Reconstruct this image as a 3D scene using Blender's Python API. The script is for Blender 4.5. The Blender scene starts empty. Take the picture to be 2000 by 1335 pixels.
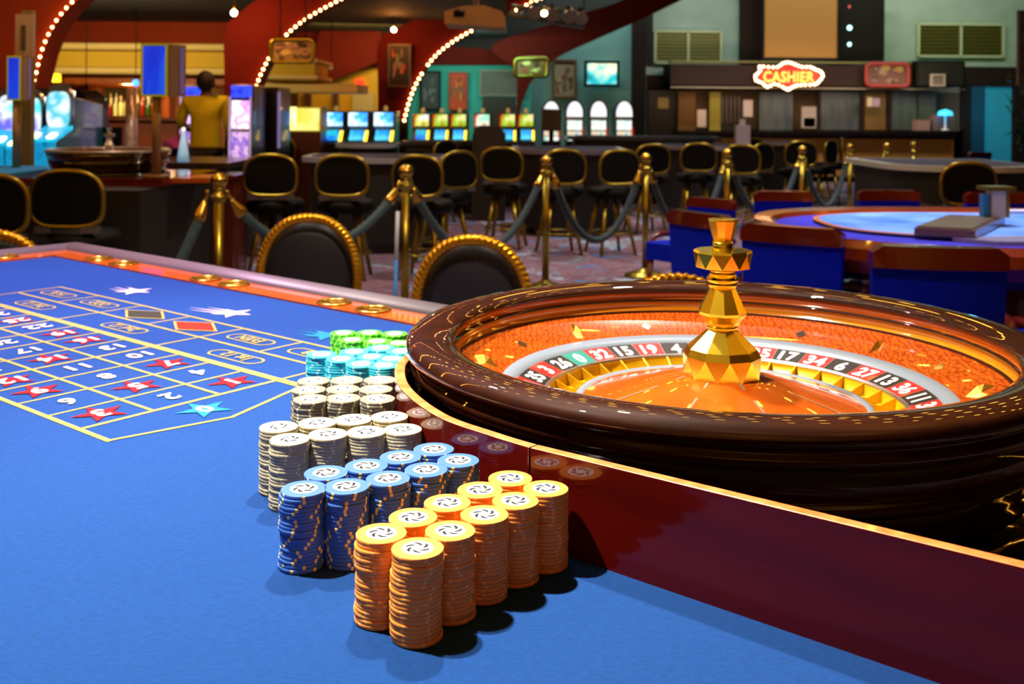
import bpy, bmesh, math, random
from mathutils import Vector, Matrix
R = random.Random(7)
PI = math.pi
SC = bpy.context.scene
COL = SC.collection
# ---------------------------------------------------------------- camera model (image 2000x1335)
F, RO, CY, HZ = 2003.0, 0.0084, 216.6, 0.3936
ZT = 0.93                     # felt height
HC = ZT + HZ                  # camera height
def _xy(px, py):
    a, b = px - 1000, py - CY
    return a*math.cos(RO) + b*math.sin(RO), -a*math.sin(RO) + b*math.cos(RO)
def W(px, py, Y):
    x, y = _xy(px, py)
    return Vector((x*Y/F, Y, HC - y*Y/F))
def Wz(px, py, z):
    x, y = _xy(px, py)
    Y = (HC - z)*F/y
    return Vector((x*Y/F, Y, z))
# ---------------------------------------------------------------- materials
def lin(c):
    if isinstance(c, str):
        c = tuple(int(c[i:i+2], 16)/255 for i in (0, 2, 4))
    return tuple((v/12.92 if v <= .04045 else ((v+.055)/1.055)**2.4) for v in c) + (1,)
MC = {}
def mat(name, col, rough=.5, metal=0, coat=0, emit=None, es=0, noise=None, nscale=20, bump=0, bscale=200, sheen=0, spec=.5, coatr=.05, stretch=None, aniso=0, trans=0):
    if name in MC: return MC[name]
    m = bpy.data.materials.new(name); m.use_nodes = True
    nt = m.node_tree; b = nt.nodes['Principled BSDF']
    b.inputs['Base Color'].default_value = lin(col)
    b.inputs['Roughness'].default_value = rough
    b.inputs['Metallic'].default_value = metal
    b.inputs['Coat Weight'].default_value = coat
    b.inputs['Coat Roughness'].default_value = coatr
    b.inputs['Specular IOR Level'].default_value = spec
    b.inputs['Sheen Weight'].default_value = sheen
    b.inputs['Transmission Weight'].default_value = trans
    if emit is not None:
        b.inputs['Emission Color'].default_value = lin(emit); b.inputs['Emission Strength'].default_value = es
    tc = nt.nodes.new('ShaderNodeTexCoord'); mp = nt.nodes.new('ShaderNodeMapping')
    nt.links.new(tc.outputs['Object'], mp.inputs[0])
    if stretch: mp.inputs['Scale'].default_value = stretch
    if noise is not None:
        n = nt.nodes.new('ShaderNodeTexNoise'); n.inputs['Scale'].default_value = nscale; n.inputs['Detail'].default_value = 6
        nt.links.new(mp.outputs[0], n.inputs['Vector'])
        cr = nt.nodes.new('ShaderNodeValToRGB'); cr.color_ramp.elements[0].position = .35; cr.color_ramp.elements[1].position = .65
        cr.color_ramp.elements[0].color = lin(col); cr.color_ramp.elements[1].color = lin(noise)
        nt.links.new(n.outputs['Fac'], cr.inputs[0]); nt.links.new(cr.outputs[0], b.inputs['Base Color'])
    if bump:
        n2 = nt.nodes.new('ShaderNodeTexNoise'); n2.inputs['Scale'].default_value = bscale
        nt.links.new(mp.outputs[0], n2.inputs['Vector'])
        bp = nt.nodes.new('ShaderNodeBump'); bp.inputs['Strength'].default_value = bump; bp.inputs['Distance'].default_value = .002
        nt.links.new(n2.outputs['Fac'], bp.inputs['Height']); nt.links.new(bp.outputs[0], b.inputs['Normal'])
    MC[name] = m
    return m
def glow(name, cols, es=2.0, scale=6, stretch=(1, 1, 1)):
    """a lit screen: patches of several colours that the panel itself gives off"""
    if name in MC: return MC[name]
    m = bpy.data.materials.new(name); m.use_nodes = True
    nt = m.node_tree; b = nt.nodes['Principled BSDF']
    b.inputs['Base Color'].default_value = (.01, .01, .01, 1); b.inputs['Roughness'].default_value = .3
    tc = nt.nodes.new('ShaderNodeTexCoord'); mp = nt.nodes.new('ShaderNodeMapping'); mp.inputs['Scale'].default_value = stretch
    nt.links.new(tc.outputs['Object'], mp.inputs[0])
    n = nt.nodes.new('ShaderNodeTexNoise'); n.inputs['Scale'].default_value = scale; n.inputs['Detail'].default_value = 2
    nt.links.new(mp.outputs[0], n.inputs['Vector'])
    cr = nt.nodes.new('ShaderNodeValToRGB')
    els = cr.color_ramp.elements
    k = len(cols)
    for i, c in enumerate(cols):
        p = .3 + .4*i/max(1, k-1)
        if i == 0: e = els[0]; e.position = p
        elif i == 1: e = els[1]; e.position = p
        else: e = els.new(p)
        e.color = lin(c)
    nt.links.new(n.outputs['Fac'], cr.inputs[0]); nt.links.new(cr.outputs[0], b.inputs['Emission Color'])
    b.inputs['Emission Strength'].default_value = es
    MC[name] = m
    return m
# ---------------------------------------------------------------- mesh builder
class MB:
    def __init__(s): s.v = []; s.f = []; s.m = []; s.s = []
    def add(s, vs, fs, mi=0, sm=False):
        b = len(s.v); s.v += [tuple(v) for v in vs]
        for f in fs: s.f.append(tuple(b+i for i in f)); s.m.append(mi); s.s.append(sm)
        return s
    def box(s, c, d, rz=0, mi=0, rx=0, ry=0):
        M = Matrix.Rotation(rz, 4, 'Z') @ Matrix.Rotation(ry, 4, 'Y') @ Matrix.Rotation(rx, 4, 'X')
        c = Vector(c)
        vs = [c + M @ Vector((x*d[0]/2, y*d[1]/2, z*d[2]/2)) for x in (-1, 1) for y in (-1, 1) for z in (-1, 1)]
        return s.add(vs, [(0,1,3,2), (4,6,7,5), (0,4,5,1), (2,3,7,6), (0,2,6,4), (1,5,7,3)], mi)
    def prism(s, pts, z0, z1, mi=0, sm=False, top=True, bot=True, mit=None):
        n = len(pts)
        vs = [(p[0], p[1], z0) for p in pts] + [(p[0], p[1], (z1 if len(p) < 3 else p[2])) for p in pts]
        s.add(vs, [(i, (i+1) % n, n+(i+1) % n, n+i) for i in range(n)], mi, sm)
        if top: s.add(vs[n:], [tuple(range(n))], mi if mit is None else mit)
        if bot: s.add(vs[:n], [tuple(reversed(range(n)))], mi)
        return s
    def extr(s, pts, M, d, mi=0, mif=None):
        """outline pts (x,z) in the plane y=0 of frame M, thickness d along +y"""
        n = len(pts)
        vs = [M @ Vector((p[0], 0, p[1])) for p in pts] + [M @ Vector((p[0], d, p[1])) for p in pts]
        s.add(vs, [(i, (i+1) % n, n+(i+1) % n, n+i) for i in range(n)], mi)
        s.add(vs[:n], [tuple(range(n))], mi if mif is None else mif)
        s.add(vs[n:], [tuple(reversed(range(n)))], mi)
        return s
    def lathe(s, prof, n=48, c=(0, 0, 0), mi=0, sm=True, closed=False, a0=0, mis=None, twist=None, cap=True):
        """prof: list of (r,z)"""
        b = len(s.v); c = Vector(c)
        for k, (r, z) in enumerate(prof):
            t = twist[k] if twist else 0
            for i in range(n):
                a = a0 + t + 2*PI*i/n
                s.v.append((c.x + r*math.cos(a), c.y + r*math.sin(a), c.z + z))
        K = len(prof)
        for k in range(K if closed else K-1):
            k2 = (k+1) % K
            for i in range(n):
                j = (i+1) % n
                if twist and abs(twist[k2]-twist[k]) > 1e-6:
                    if twist[k2] > twist[k]: tris = [(b+k*n+i, b+k*n+j, b+k2*n+i), (b+k*n+j, b+k2*n+j, b+k2*n+i)]
                    else: tris = [(b+k*n+i, b+k*n+j, b+k2*n+j), (b+k*n+i, b+k2*n+j, b+k2*n+i)]
                    for t in tris: s.f.append(t); s.m.append(mi if mis is None else mis[k]); s.s.append(sm)
                else:
                    s.f.append((b+k*n+i, b+k*n+j, b+k2*n+j, b+k2*n+i)); s.m.append(mi if mis is None else mis[k]); s.s.append(sm)
        if cap and not closed:
            if prof[0][0] > 1e-5: s.f.append(tuple(b+i for i in reversed(range(n)))); s.m.append(mi if mis is None else mis[0]); s.s.append(False)
            if prof[-1][0] > 1e-5: s.f.append(tuple(b+(K-1)*n+i for i in range(n))); s.m.append(mi if mis is None else mis[-1]); s.s.append(False)
        return s
    def tube(s, path, r, n=8, mi=0, closed=False, rf=None, up=Vector((0, 0, 1)), cap=True):
        path = [Vector(p) for p in path]; K = len(path); b = len(s.v); L = 0
        for k, p in enumerate(path):
            if closed: t = path[(k+1) % K] - path[k-1]
            else: t = path[min(k+1, K-1)] - path[max(k-1, 0)]
            t.normalize()
            u = up - t*up.dot(t)
            if u.length < 1e-3: u = Vector((1, 0, 0)) - t*t.x
            u.normalize(); w = t.cross(u)
            if k: L += (path[k]-path[k-1]).length
            for i in range(n):
                a = 2*PI*i/n
                rr = (r[k] if isinstance(r, (list, tuple)) else r)*(rf(L, a) if rf else 1)
                s.v.append(tuple(p + (u*math.cos(a) + w*math.sin(a))*rr))
        for k in range(K if closed else K-1):
            k2 = (k+1) % K
            for i in range(n):
                j = (i+1) % n
                s.f.append((b+k*n+i, b+k2*n+i, b+k2*n+j, b+k*n+j)); s.m.append(mi); s.s.append(True)
        if not closed and cap:
            s.f.append(tuple(b+i for i in range(n))); s.m.append(mi); s.s.append(False)
            s.f.append(tuple(b+(K-1)*n+i for i in reversed(range(n)))); s.m.append(mi); s.s.append(False)
        return s
    def ball(s, c, r, n=12, mi=0, sc=(1, 1, 1)):
        c = Vector(c); prof = [(r*math.sin(PI*k/n), -r*math.cos(PI*k/n)) for k in range(n+1)]
        b = len(s.v)
        s.lathe(prof, max(8, n), (0, 0, 0), mi, True, cap=False)
        for i in range(b, len(s.v)):
            v = s.v[i]; s.v[i] = (c.x+v[0]*sc[0], c.y+v[1]*sc[1], c.z+v[2]*sc[2])
        return s
    def build(s, name, mats, parent=None, loc=None, bevel=0, subsurf=0):
        me = bpy.data.meshes.new(name); me.from_pydata(s.v, [], s.f); me.validate(clean_customdata=False)
        if not isinstance(mats, (list, tuple)): mats = [mats]
        for m in mats: me.materials.append(m)
        if len(me.polygons) == len(s.f):
            me.polygons.foreach_set('material_index', s.m); me.polygons.foreach_set('use_smooth', s.s)
        else:
            for p in me.polygons: p.material_index = 0
        bm = bmesh.new(); bm.from_mesh(me)
        bmesh.ops.recalc_face_normals(bm, faces=bm.faces); bm.to_mesh(me); bm.free()
        o = bpy.data.objects.new(name, me); COL.objects.link(o)
        if parent is not None: o.parent = parent
        if loc is not None: o.location = loc
        if bevel:
            md = o.modifiers.new('b', 'BEVEL'); md.width = bevel; md.segments = 2; md.limit_method = 'ANGLE'
        if subsurf:
            md = o.modifiers.new('s', 'SUBSURF'); md.levels = subsurf; md.render_levels = subsurf
        return o
def tag(o, label, cat, group=None):
    o['label'] = label; o['category'] = cat
    if group: o['group'] = group
    return o
def thing(name, label, cat, loc=(0, 0, 0), rz=0, group=None, scale=1):
    o = bpy.data.objects.new(name, None); COL.objects.link(o); o.empty_display_size = .05
    o.location = loc; o.rotation_euler = (0, 0, rz); o.scale = (scale,)*3
    return tag(o, label, cat, group)
def struct(o):
    o['kind'] = 'structure'; return o
def dup(root, loc, rz, label, group=None, scale=1):
    r = root.copy(); COL.objects.link(r); r.location = loc; r.rotation_euler = (0, 0, rz); r.scale = (scale,)*3
    r['label'] = label
    if group: r['group'] = group
    for ch in list(root.children):
        c = ch.copy(); COL.objects.link(c); c.parent = r
        for g in list(ch.children):
            d = g.copy(); COL.objects.link(d); d.parent = c
    return r
def smooth_path(pts, k=8):
    pts = [Vector(p) for p in pts]; out = []
    for i in range(len(pts)-1):
        p0 = pts[max(i-1, 0)]; p1 = pts[i]; p2 = pts[i+1]; p3 = pts[min(i+2, len(pts)-1)]
        for j in range(k):
            t = j/k
            out.append(.5*((2*p1) + (-p0+p2)*t + (2*p0-5*p1+4*p2-p3)*t*t + (-p0+3*p1-3*p2+p3)*t**3))
    out.append(pts[-1]); return out
_tc = {}
def text_mesh(s, bold=.02):
    """outline of a string as (verts2d, faces), height normalised to 1, centred"""
    if s in _tc: return _tc[s]
    cu = bpy.data.curves.new('t', 'FONT'); cu.body = s; cu.size = 1; cu.offset = bold; cu.resolution_u = 3; cu.space_character = 1.06
    o = bpy.data.objects.new('t', cu); COL.objects.link(o)
    dg = bpy.context.evaluated_depsgraph_get(); me = bpy.data.meshes.new_from_object(o.evaluated_get(dg))
    vs = [(v.co.x, v.co.y) for v in me.vertices]; fs = [tuple(p.vertices) for p in me.polygons]
    bpy.data.objects.remove(o); bpy.data.curves.remove(cu); bpy.data.meshes.remove(me)
    x0 = min(v[0] for v in vs); x1 = max(v[0] for v in vs); y0 = min(v[1] for v in vs); y1 = max(v[1] for v in vs); h = y1-y0
    _tc[s] = ([((v[0]-(x0+x1)/2)/h, (v[1]-(y0+y1)/2)/h) for v in vs], fs, (x1-x0)/h)
    return _tc[s]
# ---------------------------------------------------------------- shared materials
GOLD = mat('polished_gold', 'f0d43c', .2, 1)
BRASS = mat('brass', 'c8a848', .22, 1)
BRASSD = mat('aged_brass', '9c8c38', .3, 1)
MAHOG = mat('dark_mahogany', '280e05', .5, 0, 1, noise='1c0903', nscale=6, stretch=(1, 6, 1), coatr=.012, spec=.05)
REDWOOD = mat('red_mahogany', '6a1608', .16, 0, .9, noise='561006', nscale=8, stretch=(1, 1, 8), coatr=.03)
ORWOOD = mat('orange_wood', 'a04a06', .3, 0, .6, noise='8c3e05', nscale=14, stretch=(1, 5, 1))
BLACK = mat('black_leather', '050506', .6, bump=.15, bscale=300, spec=.15)
BLACKP = mat('black_paint', '040405', .6, spec=.15)
LACQ = mat('black_lacquer', '0a0606', .08, coat=1)
DARKW = mat('dark_wood', '241009', .35, coat=.4)
GREYPAD = mat('grey_padding', '4c484c', .5)
SILVER = mat('silver_metal', 'c8ccd2', .28, 1)
WHITE = mat('white_print', 'f2f2f2', .5)

def spot(name, loc, tgt, power, size=.04, ang=60, col='ffe8c8', blend=.5):
    l = bpy.data.lights.new(name, 'SPOT'); l.energy = power; l.shadow_soft_size = size; l.spot_size = math.radians(ang); l.spot_blend = blend; l.color = lin(col)[:3]
    o = bpy.data.objects.new(name, l); COL.objects.link(o); o.location = loc
    o.rotation_euler = (Vector(tgt)-Vector(loc)).to_track_quat('-Z', 'Y').to_euler(); return o
def point(name, loc, power, size=.1, col='ffd8a0'):
    l = bpy.data.lights.new(name, 'POINT'); l.energy = power; l.shadow_soft_size = size; l.color = lin(col)[:3]
    o = bpy.data.objects.new(name, l); COL.objects.link(o); o.location = loc; return o
def area(name, loc, tgt, power, sx, sy, col='ffe0b0'):
    l = bpy.data.lights.new(name, 'AREA'); l.energy = power; l.shape = 'RECTANGLE'; l.size = sx; l.size_y = sy; l.color = lin(col)[:3]
    o = bpy.data.objects.new(name, l); COL.objects.link(o); o.location = loc
    o.rotation_euler = (Vector(tgt)-Vector(loc)).to_track_quat('-Z', 'Y').to_euler(); return o
# ================================================================= FOREGROUND TABLE
GA = .6774
E1 = Vector((math.cos(GA), -math.sin(GA), 0)); E2 = Vector((-math.sin(GA), -math.cos(GA), 0))
WC = Vector((.2714, 1.3131, ZT))
F0 = Vector((-1.205, 2.70, 0))                       # far-left corner of the felt
FELT = mat('blue_felt', '0d3c7c', .9, noise='0b356e', nscale=160, bump=.7, bscale=700, stretch=(1, 3, 1), sheen=.03, spec=.1)
table = thing('roulette_table', 'large blue felt roulette table with printed betting layout, orange wood rail and grey padded edge', 'table', (0, 0, 0))
arc = [(-.095, 1.74, .004), (-.115, 1.62, .03), (-.124, 1.5, .07), (-.128, 1.38, .087), (-.131, 1.30, .087), (-.137, 1.225, .087), (-.120, 1.13, .087), (-.0735, 1.03, .087), (-.018, .969, .087), (.018, .936, .087)]
strt = [Vector((.018, .936, .087)) + E1*t + Vector((0, 0, .02*t)) for t in (0, .3, .6, .95)]
arcp = smooth_path(arc, 8)
path = arcp + strt[1:]
# felt outline
D1 = 1.14                                              # width from far rail to dealer edge
far_end = F0 + E1*1.33
felt = [F0, far_end] + [Vector((p.x, p.y, 0)) for p in path] + [strt[-1].xy.to_3d() + E2*.45, F0 + E2*D1 + E1*2.2, F0 + E2*D1]
mb = MB(); mb.prism([(p.x, p.y) for p in felt], ZT-.03, ZT)
mb.build('playing_surface', FELT, table)
# --- divider board (curved piece and straight piece)
def ribbon(pts, th):
    m = MB(); n = len(pts); vs = []
    for k, p in enumerate(pts):
        t = (pts[min(k+1, n-1)]-pts[max(k-1, 0)]); t.z = 0; t.normalize(); nn = Vector((-t.y, t.x, 0))
        q = p.copy(); o = p + nn*th
        vs += [(q.x, q.y, ZT-.02), (q.x, q.y, ZT+q.z), (o.x, o.y, ZT+o.z), (o.x, o.y, ZT-.04)]
    for k in range(n-1):
        b = k*4
        for i in range(4):
            j = (i+1) % 4
            m.f.append((b+i, b+4+i, b+4+j, b+j)); m.m.append(1 if i == 1 else 0); m.s.append(False)
    m.v = vs
    m.f += [(0, 1, 2, 3), ((n-1)*4+3, (n-1)*4+2, (n-1)*4+1, (n-1)*4)]; m.m += [0, 0]; m.s += [False]*2
    return m
EDGEW = mat('worn_wood_edge', 'c87840', .4, coat=.3, noise='b05a20', nscale=60)
BOARD = mat('divider_mahogany', '480804', .14, 0, .35, spec=.15, noise='3c0603', nscale=5, stretch=(1, 1, 7), coatr=.02)
ribbon([Vector(p) for p in arcp], .012).build('curved_divider', [BOARD, EDGEW], table, bevel=.0012)
a0 = Vector((.018, .936, .087)) + E1*.0012
ribbon([a0] + strt[1:], .012).build('straight_divider', [BOARD, EDGEW], table, bevel=.0012)
# --- rail : orange wood strip with cup holes, pad outside
nE2 = -E2
def tp(t, d): v = F0 + E1*t + nE2*d; return (v.x, v.y)
RW = .076
rail_far = [tp(0, 0), tp(1.36, 0), tp(1.36, RW), tp(-RW, RW)]
l0 = F0 + E2*(D1+.02)
rail_left = [tp(0, 0), tp(-RW, RW), ((l0-E1*RW).x, (l0-E1*RW).y), (l0.x, l0.y)]
mb = MB(); mb.prism(rail_far, ZT-.05, ZT+.004); mb.prism(rail_left, ZT-.05, ZT+.004)
mb.build('wooden_rail', ORWOOD, table, bevel=.002)
def pad_bar(p0, p1, q0, q1):
    # rounded pad between inner line p0-p1 and outer line q0-q1
    m = MB(); vs = []
    prof = [(0, -.05), (0, .006), (.12, .014), (.5, .017), (.88, .014), (1, .004), (1, -.05)]
    for a, b in ((p0, q0), (p1, q1)):
        for u, z in prof: vs.append((a[0]+(b[0]-a[0])*u, a[1]+(b[1]-a[1])*u, ZT+z))
    k = len(prof)
    fs = [(i, i+1, k+i+1, k+i) for i in range(k-1)] + [(k-1, 0, k, 2*k-1), tuple(range(k)), tuple(reversed(range(k, 2*k)))]
    return m.add(vs, fs, 0, True)
PW = RW+.068
pad_bar(tp(-RW, RW), tp(1.30, RW), tp(-PW, PW), tp(1.30, PW)).build('padded_armrest', GREYPAD, table)
lo = F0 + E2*(D1+.02)
pad_bar(tp(-RW, RW), ((lo-E1*RW).x, (lo-E1*RW).y), tp(-PW, PW), ((lo-E1*PW).x, (lo-E1*PW).y)).build('padded_armrest', GREYPAD, table)
for (px, py) in [(8, 501), (177, 507), (226, 516), (385, 546), (441, 556), (640, 592), (717, 606)]:
    c = Wz(px, py, ZT+.006)
    if px > 20: d = (c-F0).dot(E1); c = Vector((*tp(d, RW*.5), 0))
    m = MB(); m.lathe([(.029, -.001), (.029, .007), (.033, .009), (.036, .007), (.036, .0045)], 32, (c.x, c.y, ZT))
    m.lathe([(.0001, .0042), (.020, .0044), (.0285, .0065)], 32, (c.x, c.y, ZT), cap=False)
    m.build('cup_holder', BRASS, table)
# --- body
body = [tp(-PW+.02, PW-.02), tp(1.25, PW-.02), tp(2.3, PW-.02), tp(2.3, -D1), tp(-PW+.02, -D1)]
MB().prism([tp(-PW+.03, PW-.03), tp(2.35, PW-.03), tp(2.35, -D1+.01), tp(-PW+.03, -D1+.01)], ZT-.16, ZT-.051).build('apron', DARKW, table)
MB().prism([tp(.1, -.05), tp(2.2, -.05), tp(2.2, -.85), tp(.1, -.85)], .0, ZT-.161).build('pedestal', DARKW, table)
well = [(WC.x+.5*math.cos(a), WC.y+.5*math.sin(a)) for a in [2*PI*i/72 for i in range(72)]]
MB().prism(well, ZT-.10, ZT-.0505).build('wheel_platform', LACQ, table)
# --- printed layout
YEL = mat('yellow_print', '807d42', .8, spec=.1); REDP = mat('red_print', '6a0c16', .8, spec=.1); CYP = mat('cyan_print', '12648a', .8, spec=.1)
WHP = mat('white_cloth_print', 'b0b2b0', .8, spec=.1); BLKP = mat('olive_grey_print', '262a22', .8, spec=.1); REDB = mat('vermilion_print', '6c2012', .8, spec=.1)
PM = [YEL, REDP, CYP, WHP, BLKP, REDB]
G0 = Vector((-.5258, 1.2535, 0)); S1, S2 = .0816, .1012
def g(a, b, z=0): # a toward wheel (negative = away), b toward far rail
    v = G0 + E1*a + nE2*b; return (v.x, v.y, ZT+.0006+z)
lay = MB(); ZI = [0]
def gline(a0, b0, a1, b1, w=.004, mi=0, z=0):
    d = Vector((a1-a0, b1-b0)); L = d.length; d /= L; w *= 1.35; n = Vector((-d.y, d.x))*w/2; d = d*w/2
    q = [(a0-d.x+n.x, b0-d.y+n.y), (a1+d.x+n.x, b1+d.y+n.y), (a1+d.x-n.x, b1+d.y-n.y), (a0-d.x-n.x, b0-d.y-n.y)]
    ZI[0] += 5e-6
    lay.add([g(p[0], p[1], z+ZI[0]) for p in q], [(0, 1, 2, 3)], mi)
def gpoly(pts, mi, z=0): lay.add([g(p[0], p[1], z) for p in pts], [tuple(range(len(pts)))], mi)
def gtext(s, a, b, h, ux, uy, mi, z=.0009, wid=1.0, bold=.03):
    """ux: reading direction (a,b), uy: up direction"""
    vs, fs, w = text_mesh(s, bold)
    lay.add([g(a+ux[0]*v[0]*h*wid+uy[0]*v[1]*h, b+ux[1]*v[0]*h*wid+uy[1]*v[1]*h, z) for v in vs], fs, mi)
R3 = 3*S2; R4 = .392; R5 = .484
for i in range(0, 13): gline(-i*S1, 0, -i*S1, R3, .0055 if i % 4 == 0 else .0038)
for j in range(3): gline(.067 if j == 0 else 0, j*S2, -12*S1, j*S2, .006 if j == 0 else .0045)
gline(.052, R3, -12*S1, R3, .011); gline(.02, R4, -12*S1, R4, .005); gline(.02, R5, -12*S1, R5, .005)
for i in range(0, 13, 2): gline(-i*S1, R4, -i*S1, R5, .0042)
for i in range(0, 13, 4): gline(-i*S1, R3, -i*S1, R4, .0042)
gline(.067, 0, .1, .15, .0045); gline(.1, .15, .052, R3, .0045)
gline(-12*S1, 0, -12*S1, R5, .0042)
REDS = {1, 3, 5, 7, 9, 12, 14, 16, 18, 19, 21, 23, 25, 27, 30, 32, 34, 36}
def star(a, b, r, mi, z=.0006, r2=.42, ang=PI, sa=1.0, n=5):
    pts = []
    for k in range(2*n):
        q = ang + PI*k/n; rr = r if k % 2 == 0 else r*r2
        pts.append((a+rr*math.cos(q)*sa, b+rr*math.sin(q)))
    lay.add([g(a, b, z)] + [g(p[0], p[1], z) for p in pts], [(0, 1+k, 1+(k+1) % (2*n)) for k in range(2*n)], mi)
for c in range(12):
    for j in range(3):
        n = 3*c + 3 - j; a = -(c+.5)*S1; b = (j+.5)*S2
        if n in REDS: star(a, b, .037, 1, ang=PI)
        gtext(str(n), a, b, .033, (0, -1), (1, 0), 3, wid=1.0)
star(.045, .1474, .038, 2); gtext('0', .045, .1474, .030, (0, -1), (1, 0), 3)
def oval(a, b, la, lb, mi=0, w=.003):
    pts = []
    for k in range(40):
        q = 2*PI*k/40; cx = (la-lb) if math.cos(q) > 0 else -(la-lb)
        pts.append((a+cx+lb*math.cos(q), b+lb*math.sin(q)))
    N_ = len(pts); A_ = [g(p[0], p[1], .0002) for p in pts]; B_ = [g(a+(p[0]-a)*(1-w/la*1.2), b+(p[1]-b)*(1-w/lb*1.2), .0002) for p in pts]
    lay.add(A_+B_, [(k, (k+1) % N_, N_+(k+1) % N_, N_+k) for k in range(N_)], mi)
for k, s in enumerate(('1st 12', '2nd 12', '3rd 12')):
    a = -(4*k+2)*S1; oval(a, (R3+R4)/2, .062, .019); gtext(s, a, (R3+R4)/2, .024, (-1, 0), (0, -1), 0, wid=.8)
for k, s in ((0, '1-18'), (1, 'EVEN'), (4, 'ODD'), (5, '19-36')):
    a = -(2*k+1)*S1; oval(a, (R4+R5)/2, .056, .019); gtext(s, a, (R4+R5)/2, .024, (-1, 0), (0, -1), 0, wid=.8)
for k, mi in ((2, 5), (3, 4)):
    a = -(2*k+1)*S1; b = (R4+R5)/2
    dm = lambda s: [(a-.062*s, b), (a, b+.036*s), (a+.062*s, b), (a, b-.036*s)]
    gpoly(dm(1.1), 0, .0004); gpoly(dm(.95), mi, .0007)
# shooting stars beyond the layout
def gw(px, py):
    v = Wz(px, py, ZT) - G0; v.z = 0; return v.dot(E1), v.dot(nE2)
for (h, tl, mi) in (((262, 569), (222, 561), 3), ((455, 612), (372, 601), 3), ((637, 655), (580, 646), 2)):
    ha, hb = gw(*h); ta, tb = gw(*tl)
    star(ha, hb, .042, mi, .0006, ang=.3)
    d = Vector((ta-ha, tb-hb)); n = Vector((-d.y, d.x)).normalized()
    for k, (o, sp, ln) in enumerate(((-.012, .008, .8), (0, .009, 1.05), (.012, .008, .9))):
        gpoly([(ha+n.x*(o+sp/2), hb+n.y*(o+sp/2)), (ha+n.x*(o-sp/2), hb+n.y*(o-sp/2)), (ha+d.x*ln+n.x*o*1.6, hb+d.y*ln+n.y*o*1.6)], mi, .0003+.0001*k)
lay.build('layout_marking', PM, table)
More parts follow.
